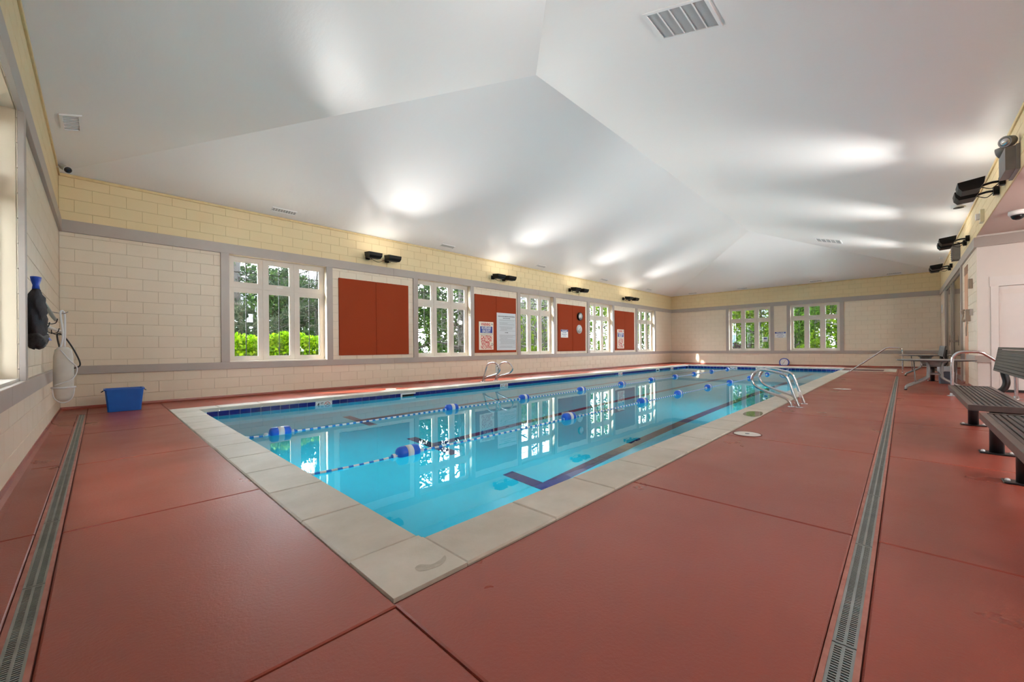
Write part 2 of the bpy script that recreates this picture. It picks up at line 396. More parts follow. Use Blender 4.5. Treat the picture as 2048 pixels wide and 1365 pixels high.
# roof overhang outside shades the upper walls
b = MB()
for x0, x1, y0, y1 in ((XL-1.0, XF+1.0, YN+.2, YN+.95), (XF+.2, XF+1.0, ys(XF), YN+.2), (XL-1.0, XL-.2, ys(XL), YN+.2)): b.box(x0, x1, y0, y1, ZC-.05, ZC+.1)
struct('roof_eaves', b, whiteplast)

# ---- trims
tn = [0]
def trim(F, u0, u1, z0, z1, t=.036, mat=trimm):
    tn[0] += 1; b = MB(); c = .003
    q0 = [(u0, z0), (u1, z0), (u1, z1), (u0, z1)]; q1 = [(u0+c, z0+c), (u1-c, z0+c), (u1-c, z1-c), (u0+c, z1-c)]
    b.loft([[F(u, .0005, z) for u, z in q0], [F(u, t-c, z) for u, z in q0], [F(u, t, z) for u, z in q1]]); n_ = len(b.v); b.face([n_-4, n_-3, n_-2, n_-1])
    return struct('trim_%d' % tn[0], b, mat)
for F, L in ((FN, XF-XL), (FE, LE), (FW, LW), (FS, XF-XB)):
    for z0, z1 in tr_z:
        if F is FS:
            if z0 < 1:
                trim(F, 0, 13.8-XB, z0, z1); trim(F, 20.25-XB, L, z0, z1); trim(F, 14.45-XB, 15-XB, z0, z1)
            else: trim(F, 0, L, z0, z1)
        else:
            n_ = max(1, int(L/4.8))
            for k in range(n_): trim(F, L*k/n_+(.0 if k == 0 else .001), L*(k+1)/n_, z0, z1)
    trim(F, 0, L, ZC-.05, ZC-.004, .02, crownm)
trim(FH, 0, XB-XL, ZC-.05, ZC-.004, .02, crownm)
VP = [(1.667, 1.809), (3.689, 3.829), (5.999, 6.143), (8.016, 8.151), (10.115, 10.267), (12.115, 12.257), (14.39, 14.571), (16.416, 16.58), (18.66, 18.854), (20.719, 20.857)]
for a, c in VP: trim(FN, a-XL, c-XL, .706, 2.866)
for a, c in ((6.62, 6.76), (4.62, 4.761), (3.946, 4.09), (1.98, 2.12)): trim(FE, YN-c, YN-a, .706, 2.866)
for a, c in ((5.05, 5.16), (3.04, 3.18)): trim(FW, a-ys(XL), c-ys(XL), .706, 2.866)
for a in (14.9, 20.25): trim(FS, a-XB, a-XB+.12, 0, 2.866)
FA = frame2((XB, ys(XB)), (0, -1), (-1, 0))       # alcove end wall, u runs south
trim(FA, -.036, 3.0-.4, 2.866, 3.06); trim(FA, -.036, .175, .57, .706)
# red cove at the foot of the walls
nb = 0
def cove(name, F, u0, u1):
    b = MB(); pr_ = [(.0, .05), (.008, .05), (.014, .02), (.035, .006), (.06, .001), (.06, -.01), (0, -.01)]
    b.loft([[F(u0, n_, z) for n_, z in pr_], [F(u1, n_, z) for n_, z in pr_]], cap=True); struct(name, b, deckm)
cove('baseboard_north', FN, 0, XF-XL); cove('baseboard_east', FE, 0, LE); cove('baseboard_west', FW, 0, LW)
cove('baseboard_south', FS, 0, 13.8-XB); cove('baseboard_south', FS, 14.45-XB, 15-XB); cove('baseboard_south', FS, 20.25-XB, XF-XB)
b = MB(); b.box(XB-.012, XB, -3.6, -1.19, 0, .05); struct('baseboard_alcove', b, blackmetal)

# ---- windows: 3 upper lights with crossed muntins over 3 tall lower lights
wn = [0]
def window(F, u0, u1):
    wn[0] += 1; W_ = u1-u0; k = W_/1.88
    root = bpy.data.objects.new('window_%d' % wn[0], None); COL.objects.link(root); root.location = F(u0, -.15, WZ0); tag(root, kind='structure')
    L = [(.09*k, .547*k), (.716*k, 1.156*k), (1.33*k, 1.785*k)]; zs = [(.80, 2.150), (2.326, 2.772)]
    def bx(b, a, c, z0, z1, n0, n1): b.hexa([F(u0+a, n1, z0), F(u0+c, n1, z0), F(u0+c, n0, z0), F(u0+a, n0, z0), F(u0+a, n1, z1), F(u0+c, n1, z1), F(u0+c, n0, z1), F(u0+a, n0, z1)])
    b = MB(); e = .045
    for a, c in ((0, L[0][0]), (L[0][1], L[1][0]), (L[1][1], L[2][0]), (L[2][1], W_)):
        bx(b, a, c, WZ0, WZ1, -.19, -.125)
    for a, c in L:
        bx(b, a, c, WZ0, zs[0][0], -.19, -.125); bx(b, a, c, zs[0][1], zs[1][0], -.19, -.125); bx(b, a, c, zs[1][1], WZ1, -.19, -.125)
    for x in (.632*k, 1.243*k): bx(b, x-.012, x+.012, WZ0, WZ1, -.125, -.115)      # mullion fillets
    bx(b, 0, W_, 2.225, 2.245, -.125, -.115)
    bx(b, 0, W_, WZ0, WZ0+.02, -.125, -.002)                                          # sill board
    part('frame', b, framew, root)
    for a, c in L:
        for i, (z0, z1) in enumerate(zs):
            b = MB(); bx(b, a-.002, c+.002, z0-.002, z1+.002, -.168, -.160); p = part('pane', b, pane_m, root)
            mid = (a+c)/2; b = MB()
            bx(b, mid-.008, mid+.008, z0, z1, -.159, -.152)
            if i: bx(b, a, c, (z0+z1)/2-.008, (z0+z1)/2+.008, -.1592, -.1522)
            part('muntin', b, muntm, p)
            s_ = MB(); t = .02
            for q in ((a, a+t, z0, z1), (c-t, c, z0, z1), (a+t, c-t, z0, z0+t), (a+t, c-t, z1-t, z1)): bx(s_, *q, -.16, -.138)
            part('sash', s_, framew, root)
    b = MB(); mid = (L[1][0]+L[1][1])/2; bx(b, mid-.06, mid+.06, 2.285, 2.30, -.125, -.10); part('latch', b, whiteplast, root)
for a, c in NW: window(FN, a-XL, c-XL)
for a, c in EW: window(FE, YN-c, YN-a)
for a, c in WW: window(FW, a-ys(XL), c-ys(XL))
for a, c in AW: window(FB, a-XL, c-XL)

# ---- doors
def door_alcove():
    root = bpy.data.objects.new('door_1', None); COL.objects.link(root); root.location = (XB, -1.2, 0); tag(root, kind='structure')
    b = MB(); y0, y1 = -1.18, -2.37
    for a, c in ((-1.28, -1.18), (-2.37, -2.27)): b.box(XB-.03, XB+.06, a, c, 0, 2.06)
    b.box(XB-.035, XB+.06, -2.42, -1.165, 2.06, 2.25); part('door_frame', b, doorm, root)
    b = MB(); b.box(XB-.005, XB+.04, -2.265, -1.285, .01, 2.055); d = part('door_panel', b, doorm, root)
    b = MB(); b.box(XB-.012, XB-.005, -2.2, -1.31, 1.90, 1.99); part('closer_plate', b, alcovem, d)
    b = MB(); b.tube([(XB-.005, -2.17, 1.0), (XB-.06, -2.17, 1.0), (XB-.06, -2.06, 1.0)], .011); part('door_handle', b, steel, d)
door_alcove()
def glazed(nm, x0, x1, mids):
    root = bpy.data.objects.new(nm, None); COL.objects.link(root); root.location = FS(x0-XB, 0, 0); tag(root, kind='structure')
    def bx(b, a, c, z0, z1, n0, n1): b.hexa([FS(a-XB, n0, z0), FS(c-XB, n0, z0), FS(c-XB, n1, z0), FS(a-XB, n1, z0), FS(a-XB, n0, z1), FS(c-XB, n0, z1), FS(c-XB, n1, z1), FS(a-XB, n1, z1)])
    b = MB(); bx(b, x0, x0+.08, 0, 2.86, -.06, .012); bx(b, x1-.08, x1, 0, 2.86, -.06, .012); bx(b, x0+.08, x1-.08, 2.76, 2.86, -.06, .012); bx(b, x0+.08, x1-.08, 0, .12, -.06, 0)
    for m_ in mids: bx(b, m_-.06, m_+.06, .12, 2.76, -.06, .012)
    part('frame', b, glassgrey, root)
    e = [x0+.08] + mids + [x1-.08]
    for i in range(len(e)-1):
        b = MB(); bx(b, e[i]+(.06 if i else 0), e[i+1]-(.06 if i < len(e)-2 else 0), .12, 2.76, -.016, -.008); part('pane', b, doorglass, root)
    b = MB(); bx(b, mids[0]-.10, mids[0]-.07, 1.0, 1.06, 0, .09); bx(b, mids[0]-.10, mids[0]-.07, .9, 1.2, .07, .09); part('door_handle', b, steel, root)
glazed('door_2', 15.0, 20.25, [17.6, 18.3])
b = MB()   # room behind the glazed doors
b.box(XB+.5, XF-.5, -3.7, -3.6, 0, 3.0); b.box(XF-.5, XF-.4, -3.7, ys(XF)-.22, 0, 3.0); b.box(XB+.3, XB+.4, -3.7, ys(XB)-.22, 0, 3.0); struct('wall_lobby', b, cream)
b = MB(); b.box(XB+.25, XF-.5, -3.6, ys(XB)-.25, 3.0, 3.1); struct('ceiling_lobby', b, cream)
# doorway with peach reveal
root = bpy.data.objects.new('door_3', None); COL.objects.link(root); root.location = FS(13.8-XB, 0, 0); tag(root, kind='structure')
b = MB(); Q = lambda a, c, z0, z1, n0, n1: b.hexa([FS(a-XB, n0, z0), FS(c-XB, n0, z0), FS(c-XB, n1, z0), FS(a-XB, n1, z0), FS(a-XB, n0, z1), FS(c-XB, n0, z1), FS(c-XB, n1, z1), FS(a-XB, n1, z1)])
Q(13.8, 14.45, 0, 2.55, -.06, .004); part('door_panel', b, peach, root)
b = MB(); Q(13.8, 14.45, 2.55, 2.75, -.06, .006); part('transom', b, M('brown_transom', (140, 98, 70), .5, noise=(5, 3)), root)

# ================================================================ deck, drains, pool
PX0, PX1, PY1 = 1.09, 21.2, 8.06
def yp(x): return 1.70 + .0065*(x-PX0)            # right inner edge of the pool
CW, ZW = .335, -.125
def yd(x): return .138 + .0046*x                  # trench drain centre line on the bench side
DW = .030                                          # half width
RIM = .014
floor = bpy.data.objects.new('floor', None); COL.objects.link(floor); floor.location = (0, 0, 0); tag(floor, kind='structure')
b = MB()
def flat(x0, x1, y0, y1, z=-.012): b.poly([(x0, y0, z), (x1, y0, z), (x1, y1, z), (x0, y1, z)])
flat(XL-.1, PX0-.01, -3.7, YN+.1); flat(PX1+.01, XF+.1, -3.7, YN+.1); flat(PX0-.01, PX1+.01, PY1+.01, YN+.1); flat(PX0-.01, PX1+.01, -3.7, 0.45)
b.poly([(PX0-.01, .45, -.012), (PX1+.01, .45, -.012), (PX1+.01, yp(PX1)-.02, -.012), (PX0-.01, yp(PX0)-.02, -.012)])
part('joint_bed', b, deckgap, floor)
def slab(poly):
    cx_ = sum(p[0] for p in poly)/len(poly); cy_ = sum(p[1] for p in poly)/len(poly); b = MB()
    def ins(d):
        r_ = []
        n_ = len(poly)
        for i in range(n_):
            p0, p1, p2 = Vector(poly[i-1]), Vector(poly[i]), Vector(poly[(i+1) % n_])
            e1 = (p1-p0).normalized(); e2 = (p2-p1).normalized(); n1 = Vector((-e1.y, e1.x)); n2 = Vector((-e2.y, e2.x))
            k = (n1+n2); k = k/max(k.dot(n1), .2); r_.append(tuple(p1 + k*d))
        return r_
    A, B = ins(.004), ins(.010)
    b.loft([[(x, y, -.014) for x, y in A], [(x, y, -.004) for x, y in A], [(x, y, 0) for x, y in B]]); n_ = len(b.v); m_ = len(poly); b.face(list(range(n_-m_, n_)))
    return part('slab', b, deckm, floor)
co = lambda x: yp(x)-CW-.01
xj = [.745, 2.58, 4.62, 6.66, 8.72, 10.80, 12.88, 14.95, 17.0]
dl, dr = lambda x: yd(x)-DW-RIM, lambda x: yd(x)+DW+RIM
XE = 16.6                                           # far end of drain
for i in range(len(xj)-1):
    a, c = xj[i], xj[i+1]
    if c > XE:
        slab([(a, dr(a)), (XE, dr(XE)), (XE, yd(XE)), (c, yd(c)), (c, co(c)), (a, co(a))])
        slab([(a, ys(a)), (c, ys(c)), (c, yd(c)), (XE, yd(XE)), (XE, dl(XE)), (a, dl(a))])
    else:
        slab([(a, dr(a)), (c, dr(c)), (c, co(c)), (a, co(a))]); slab([(a, ys(a)), (c, ys(c)), (c, dl(c)), (a, dl(a))])
for a, c in ((17.0, 19.0),):
    slab([(a, yd(a)), (c, yd(c)), (c, co(c)), (a, co(a))]); slab([(a, ys(a)), (c, ys(c)), (c, yd(c)), (a, yd(a))])
SX0, SX1, SY = 19.35, 20.95, .60                   # entry steps recess
slab([(19.0, yd(19)), (SX0-CW, yd(19)), (SX0-CW, co(19.1)), (19.0, co(19))])
slab([(SX0-CW, yd(19)), (SX1+CW, yd(21)), (SX1+CW, SY-CW), (SX0-CW, SY-CW)])
slab([(19.0, ys(19)), (21.3, ys(21.3)), (21.3, yd(21)), (19.0, yd(19))])
slab([(SX1+CW+.25, ys(21.5)), (XF, ys(XF)), (XF, 4.2), (PX1+CW, 4.2), (PX1+CW, yp(PX1)), (SX1+CW, yp(PX1)), (SX1+CW, yd(21)), (21.3, yd(21)), (21.3, ys(21.3))] if False else [(21.55, ys(21.5)), (XF, ys(XF)), (XF, 4.2), (21.55, 4.2)])
slab([(21.3, ys(21.3)), (21.55, ys(21.5)), (21.55, yp(PX1)), (21.3, yp(PX1))])
slab([(21.55, 4.2), (XF, 4.2), (XF, 6.8), (21.55, 6.8)]); slab([(21.55, 6.8), (XF, 6.8), (XF, YN), (21.55, YN)])
# near corner and left end
slab([(XL, ys(XL)), (.745, ys(.745)), (.745, dl(.745)), (XL, dl(XL))])
slab([(-.145, dr(-.1)), (.745, dr(.745)), (.745, 1.33), (-.145, 1.33)])
yj = [1.33, 3.12, 4.90, 6.68, 8.72]
for i in range(len(yj)-1):
    slab([(-.145, yj[i]), (PX0-CW, yj[i]), (PX0-CW, yj[i+1]), (-.145, yj[i+1])])
for p, q in ((dr(-.3), 1.33), (1.33, 3.2), (3.2, 5.0), (5.0, 6.8), (6.8, 8.80)): slab([(XL, p), (-.235, p), (-.235, q), (XL, q)])
slab([(XL, 8.80), (PX0-CW, 8.80), (PX0-CW, YN), (XL, YN)]) if False else None
slab([(XL, 8.80), (-.145, 8.80), (-.145, YN), (XL, YN)]); slab([(-.145, 8.72), (PX0-CW, 8.72), (PX0-CW, YN), (-.145, YN)])
xs_ = [PX0-CW, 2.9, 5.0, 7.1, 9.2, 11.3, 13.4, 15.5, 17.6, 19.7, 21.55]
for i in range(len(xs_)-1): slab([(xs_[i], PY1+CW+.01), (xs_[i+1], PY1+CW+.01), (xs_[i+1], YN), (xs_[i], YN)])
# alcove floor
for x0, x1 in ((XL, 4.0), (4.0, 8.1), (8.1, XB)): slab([(x0, -3.6), (x1, -3.6), (x1, ys(x1)), (x0, ys(x0))])

# ---- trench drains: grates with two rows of slots
def grate_mesh(L):
    b = MB(); n_ = int(L/.0122); p = L/n_; g = .003
    for y0, y1 in ((-DW, -DW+.008), (-.004, .004), (DW-.008, DW)): b.box(g, L-g, y0, y1, -.012, -.001)
    for i in range(n_+1):
        x = min(max(i*p, g+.004), L-g-.004); w_ = .003 if 0 < i < n_ else .004
        for y0, y1 in ((-DW+.008, -.004), (.004, DW-.008)):
            k = len(b.v); b.v += [(x-w_, y0, -.002), (x+w_, y0, -.002), (x+w_, y1, -.002), (x-w_, y1, -.002), (x-w_, y0, -.010), (x+w_, y0, -.010), (x+w_, y1, -.010), (x-w_, y1, -.010)]
            for q in ((0, 1, 2, 3), (4, 0, 3, 7), (1, 5, 6, 2)): b.face([k+j for j in q])
    return b.mesh('grate', galv)
GL = .873; gm = grate_mesh(GL)
def drain(label, start, ang, length, first):
    root = thing('trench_drain', (start[0], start[1], 0), label, 'drain', 'trench drains in the deck', ang)
    b = MB(); b.box(0, length, -DW-.002, DW+.002, -.0118, -.0116); b.box(0, length, -DW, DW, -.0116, -.0114); lpart('channel', b, dark, root)
    b = MB(); b.box(0, length, -DW-RIM, -DW, -.0118, .003); b.box(0, length, DW, DW+RIM, -.0118, .003); lpart('rim', b, drainrim, root)
    x = first-GL if first > 0 else first
    while x < length-.01:
        if x >= -.001 and x+GL <= length+.001: link('grate', gm, root, (x, 0, 0))
        else:
            a, c = max(x, 0), min(x+GL, length)
            if c-a > .05: link('grate', grate_mesh(c-a), root, (a, 0, 0))
        x += GL
drain('long slotted grate drain in the deck between pool and benches', (.15, yd(.15)), math.atan(.0046), XE-.15, 1.615-.15-GL)
drain('short slotted grate drain in the deck beside the left end wall', (-.19, .35), math.pi/2, 8.79-.35, .4)

# ---- pool
pool = bpy.data.objects.new('pool_basin', None); COL.objects.link(pool); tag(pool, kind='structure')
ZB = -1.22
b = MB()
Ppoly = [(PX0, yp(PX0)), (SX0, yp(SX0)), (SX0, SY), (SX1, SY), (SX1, yp(SX1)), (PX1, yp(PX1)), (PX1, PY1), (PX0, PY1)]
for i in range(len(Ppoly)):
    p, q = Ppoly[i], Ppoly[(i+1) % len(Ppoly)]
    b.poly([(*q, -.05), (*p, -.05), (*p, ZB), (*q, ZB)])
b.poly([(PX0, yp(PX0), ZB), (PX1, yp(PX1), ZB), (PX1, PY1, ZB), (PX0, PY1, ZB)]); part('shell', b, plaster, pool)
for k in range(3):
    b = MB(); y0 = SY+k*.38; b.box(SX0, SX1, y0, y0+.40, ZB, -.32-k*.28); part('step', b, plaster, pool)
# waterline tiles
TT = .1524; g_ = .004
tmesh = MB(); tmesh.rbox((0, 0, 0), (TT-g_, .006, TT-g_), None, .0015); tmesh = tmesh.mesh('tile', tileb)
zt = -.055-TT/2
b = MB(); b.box(PX0, PX1, PY1-.003, PY1, -.055-TT-.01, -.05); b.box(PX1-.003, PX1, yp(PX1), PY1, -.055-TT-.01, -.05)
b.box(PX0, PX0+.003, yp(PX0), PY1, -.055-TT-.01, -.05)
for x0, x1 in ((PX0, SX0), (SX1, PX1)): b.hexa([(x0, yp(x0), -.22), (x1, yp(x1), -.22), (x1, yp(x1)+.003, -.22), (x0, yp(x0)+.003, -.22), (x0, yp(x0), -.05), (x1, yp(x1), -.05), (x1, yp(x1)+.003, -.05), (x0, yp(x0)+.003, -.05)])
part('grout_bed', b, grout, pool)
markN = [(2.855, '4'), (7.745, '5'), (14.16, '4'), (18.98, '5')]; skimN = [(4.67, 5.05), (17.45, 17.77)]
x = 1.346-TT
while x+TT < PX1:
    if x > PX0 and not any(m_-.02 < x+TT/2 < m_+TT*2+.02 for m_, _ in markN) and not any(a < x+TT/2 < c for a, c in skimN):
        link('tile', tmesh, pool, (x+TT/2, PY1-.005, zt))
    x += TT
y = PY1-.004; markE = [(6.11, '4'), (4.97, '5')]
while y-TT > yp(PX1):
    if not any(m_-TT*2-.02 < y-TT/2 < m_+.02 for m_, _ in markE): link('tile', tmesh, pool, (PX1-.005, y-TT/2, zt), (0, 0, math.pi/2))
    y -= TT
rest = MB()
y = yp(PX0)+.01
while y+TT < PY1: rest.rbox((PX0+.005, y+TT/2, zt), (.006, TT-g_, TT-g_)); y += TT
x = PX0+.01
while x+TT < PX1:
    if not (SX0-TT < x < SX1): rest.rbox((x+TT/2, yp(x+TT/2)+.0055, zt), (TT-g_, .006, TT-g_))
    x += TT
tag(part('hidden_tile_rows', rest, tileb, pool), kind='stuff')
# depth markers with numeral, unit and a barred diver ring
def marker(loc, rz, num):
    root = link('depth_marker', MB().rbox((0, 0, 0), (TT*2-g_, .006, TT-g_), None, .0015).mesh('depth_marker', whitetile), pool, loc, (0, 0, rz))
    rot = (math.pi/2, 0, 0)
    text(num, .12, (-.092, -.0042, 0), rot, black, root, .8); text('FT', .05, (-.022, -.0042, .032), rot, black, root, .9)
    text('IN', .04, (-.022, -.0042, -.03), rot, black, root, .9)
    b = MB(); ring = [(math.cos(2*math.pi*k/20)*.052+.076, -.0045, math.sin(2*math.pi*k/20)*.052) for k in range(20)]; b.tube(ring, .0055, 5, closed=True)
    b.tube([(.076-.037, -.0045, .037), (.076+.037, -.0045, -.037)], .005, 5); lpart('ring', b, redink, root)
    b = MB(); b.tube([(.05, -.0042, -.03), (.075, -.0042, 0), (.10, -.0042, .028)], [.004, .008, .005], 5); b.tube([(.075, -.0042, 0), (.10, -.0042, -.006)], .004, 5); lpart('figure', b, black, root)
for m_, t in markN: marker((m_+TT, PY1-.005, zt), 0, t)
for m_, t in markE: marker((PX1-.005, m_-TT, zt), -math.pi/2, t)
for a, c in skimN:
    b = MB(); b.box(a+.03, c-.03, PY1-.004, PY1-.0035, -.2, -.075); part('skimmer_mouth', b, dark, pool)
    b = MB(); b.box(a, c, PY1-.012, PY1-.004, -.085, -.06); b.box(a, a+.04, PY1-.012, PY1-.004, -.2, -.085); part('skimmer_frame', b, whiteplast, pool)
# lane lines on the floor with a cross bar at the near end
lm = MB(); lm.rbox((0, 0, 0), (TT-.006, TT-.006, .008)); lm = lm.mesh('lane_tile', lanem); lt = []
for yl in (2.69, 4.70, 6.93):
    x = 3.2
    while x < 19.7: lt.append((x, yl)); x += TT
    for k in (-3, -2, -1, 1, 2, 3): lt.append((3.2, yl+k*TT))
lt.sort(key=lambda p: p[0]**2+p[1]**2); rest = MB()
for k, (x, y) in enumerate(lt):
    if k < 300: link('lane_tile', lm, pool, (x, y, ZB+.004))
    else: rest.rbox((x, y, ZB+.004), (TT-.006, TT-.006, .008))
tag(part('far_lane_tiles', rest, lanem, pool), kind='stuff')
for x, y in ((7.0, 4.2), (8.6, 4.2)):
    b = MB(); b.rbox((x, y, ZB+.01), (.45, .45, .02), None, .005); part('main_drain_cover', b, M('blue_grey_drain', (60, 130, 150), .6, noise=(30, 2)), pool)
# coping stones
coping = bpy.data.objects.new('pool_coping', None); COL.objects.link(coping); tag(coping, kind='structure')
def stone(poly):
    b = MB(); c = .009; n_ = len(poly); cx_ = sum(p[0] for p in poly)/n_; cy_ = sum(p[1] for p in poly)/n_
    def sc(d): return [(x+(d if x < cx_ else -d), y+(d if y < cy_ else -d)) for x, y in poly]
    A, B, C = sc(.002), sc(.004), sc(.010); h = random.uniform(-.0012, .0012)
    b.loft([[(x, y, -.052) for x, y in B], [(x, y, -.042) for x, y in A], [(x, y, -.002+h) for x, y in A], [(x, y, .006+h) for x, y in C]], cap=False); k = len(b.v); b.face(list(range(k-n_, k))); b.face(list(range(k-4*n_, k-3*n_))[::-1])
    part('coping_stone', b, copem, coping)
IN = .012                                            # nosing overhang
yj_ = [1.745]
while yj_[-1] < PY1+CW-.3: yj_.append(yj_[-1]+.607)
yj_[-1] = PY1
for i in range(len(yj_)-1): stone([(PX0-CW, yj_[i]), (PX0+IN, yj_[i]), (PX0+IN, yj_[i+1]), (PX0-CW, yj_[i+1])])
stone([(PX0-CW, yp(PX0)-CW), (1.11, yp(PX0)-CW), (1.11, 1.745), (PX0-CW, 1.745)]) if False else None
cy0 = yp(PX0)-CW
b = MB(); P_ = [(PX0-CW+.002, cy0+.002), (1.108, cy0+.002), (1.108, yp(1.1)+IN), (PX0+IN, yp(1.1)+IN), (PX0+IN, 1.743), (PX0-CW+.002, 1.743)]
b.prism(P_, -.05, .006); part('coping_stone', b, copem, coping)
xc = [1.11]
while xc[-1] < SX0-CW-.3: xc.append(xc[-1]+.625)
xc[-1] = SX0-CW
for i in range(len(xc)-1):
    a, c = xc[i], xc[i+1]; stone([(a, yp(a)-CW), (c, yp(c)-CW), (c, yp(c)+IN), (a, yp(a)+IN)])
stone([(SX0-CW, SY), (SX0+IN, SY), (SX0+IN, yp(SX0)+IN), (SX0-CW, yp(SX0)+IN)])
stone([(SX0-CW, SY-CW), (20.15, SY-CW), (20.15, SY+IN), (SX0-CW, SY+IN)]); stone([(20.15, SY-CW), (SX1+CW, SY-CW), (SX1+CW, SY+IN), (20.15, SY+IN)])
stone([(SX1-IN, SY+IN), (SX1+CW, SY+IN), (SX1+CW, yp(PX1)-.02), (SX1-IN, yp(PX1)-.02)])
xn = [PX0-CW]
while xn[-1] < PX1: xn.append(xn[-1]+.61)
xn[-1] = PX1+CW
for i in range(len(xn)-1): stone([(xn[i], PY1-IN), (xn[i+1], PY1-IN), (xn[i+1], PY1+CW), (xn[i], PY1+CW)])
ye = [yp(PX1)]
while ye[-1] < PY1-.3: ye.append(ye[-1]+.61)
ye[-1] = PY1-IN
for i in range(len(ye)-1): stone([(PX1-IN, ye[i]), (PX1+CW, ye[i]), (PX1+CW, ye[i+1]), (PX1-IN, ye[i+1])])
# water
b = MB(); b.poly([(x, y, ZW) for x, y in Ppoly]); wat = struct('pool_water', b, wm)

# stain on the corner coping stone, wet patches
stainm = M('brown_coping_stain', (160, 150, 135), .5, noise=(30, 6), col2=(184, 175, 160))
pm = glassmat('wet_film', (.93, .92, .91), .08, .05)
def patch(name, pts, z, mat, label, cat):
    cx_ = sum(p[0] for p in pts)/len(pts); cy_ = sum(p[1] for p in pts)/len(pts); P_ = smooth_path([(x, y, 0) for x, y in pts], 5, True)
    b = MB(); b.loft([[(q.x, q.y, z-.0004) for q in P_], [(q.x, q.y, z) for q in P_]], cap=True)
    o = link(name, b.mesh(name, mat, (cx_, cy_, z)), None, (cx_, cy_, z)); return tag(o, label, cat, kind='stuff')
patch('coping_stain', [(.93, 1.455), (1.0, 1.43), (1.055, 1.45), (1.075, 1.485), (1.04, 1.47), (.99, 1.465), (.955, 1.50), (.925, 1.49)], .0078, stainm, 'curved brown stain on the near corner coping stone', 'stain')
patch('water_puddle', [(6.0, 1.42), (6.25, 1.40), (6.5, 1.47), (6.45, 1.60), (6.2, 1.62), (6.02, 1.55)], .0080, pm, 'shallow puddle on the coping before the grab rails', 'puddle')
# ================================================================ lamps: black uplight floods in pairs high on the walls
def floodlight(F, u, z, label, group, light=True):
    """wall box, bent arm, trough-shaped head open to the ceiling; local frame of wall F"""
    org = F(u, 0, z); root = thing('floodlight', org, label, 'floodlight', group)
    P = lambda du, n_, dz: F(u+du, n_, z+dz)
    b = MB(); b.loft([[P(x, n_, y) for x, y in ((-.045, -.06), (.045, -.06), (.055, 0), (.045, .06), (-.045, .06), (-.055, 0))] for n_ in (.001, .06)], cap=True); part('wall_box', b, blackfix, root)
    b = MB(); b.tube(smooth_path([P(0, .05, 0), P(0, .12, .005), P(0, .20, -.01), P(0, .24, -.02)], 4), .017, 8); part('arm', b, blackfix, root)
    b = MB()   # trough: wide mouth facing up and into the room
    mouth = [(-.17, .20, .075), (.17, .20, .075), (.17, .47, .045), (-.17, .47, .045)]
    lip = [(-.155, .215, .060), (.155, .215, .060), (.155, .455, .032), (-.155, .455, .032)]
    belly = [(-.145, .25, -.075), (.145, .25, -.075), (.145, .42, -.085), (-.145, .42, -.085)]
    mid = [(-.165, .21, -.01), (.165, .21, -.01), (.165, .46, -.03), (-.165, .46, -.03)]
    b.loft([[P(*p) for p in r_] for r_ in (belly, mid, mouth, lip)]); b.face([3, 2, 1, 0]); head = part('head', b, blackfix, root)
    b = MB(); b.poly([P(*p) for p in [(-.15, .22, .058), (.15, .22, .058), (.15, .45, .031), (-.15, .45, .031)]]); part('lens', b, lensw, head)
    b = MB(); b.tube(smooth_path([P(.02, .06, -.02), P(.035, .12, -.07), P(.02, .19, -.05), P(.0, .23, -.03)], 5), .006, 6); part('cable', b, blackfix, root)
    if light:
        ld = bpy.data.lights.new('flood_beam', 'AREA'); ld.shape = 'RECTANGLE'; ld.size = .28; ld.size_y = .2; ld.energy = LAMP; ld.spread = R(80); ld.color = (1, .97, .93)
        lo = bpy.data.objects.new('flood_beam', ld); COL.objects.link(lo); lo.parent = root
        c = Vector(P(0, .34, .085)) - Vector(org); d = (Vector(P(0, 1, .11)) - Vector(P(0, 0, 0))).normalized()
        lo.location = c; lo.rotation_euler = d.to_track_quat('-Z', 'Y').to_euler()
    return root
nf = ['above the plain rust board', 'above the board with the large poster', 'above the board with the two clocks', 'above the rust board nearest the far corner']
gN = 'black floodlights along the window wall'; gS = 'black floodlights along the bench side wall'
for i, (xa, xb) in enumerate(((4.70, 5.22), (8.96, 9.46), (13.16, 13.70), (17.42, 18.0))):
    zf = 3.245
    fl = floodlight(FN, xa-XL, zf, 'black uplight floodlight, left one of the pair ' + nf[i], gN); floodlight(FN, xb-XL, zf, 'black uplight floodlight, right one of the pair ' + nf[i], gN)
    b = MB(); b.tube(smooth_path([FN(xa-XL+.03, .03, zf), FN((xa+xb)/2-XL, .05, zf-.09), FN(xb-XL-.065, .03, zf)], 6), .006, 6); part('link_cable', b, blackfix, fl)
sf = ['added out of view past the emergency light', 'nearest the emergency light', 'above the grey box and doorway', 'nearest the far end wall']  # first pair is added out of frame to brighten the near end
for i, (xa, xb) in enumerate(((2.9, 3.42), (9.05, 9.56), (13.4, 13.95), (17.7, 18.25))):
    F_ = FH if xa < XB else FS; o0 = XL if xa < XB else XB
    floodlight(F_, xa-o0, 3.27, 'black uplight floodlight, nearer of the bench side pair ' + sf[i], gS); floodlight(F_, xb-o0, 3.27, 'black uplight floodlight, farther of the bench side pair ' + sf[i], gS)
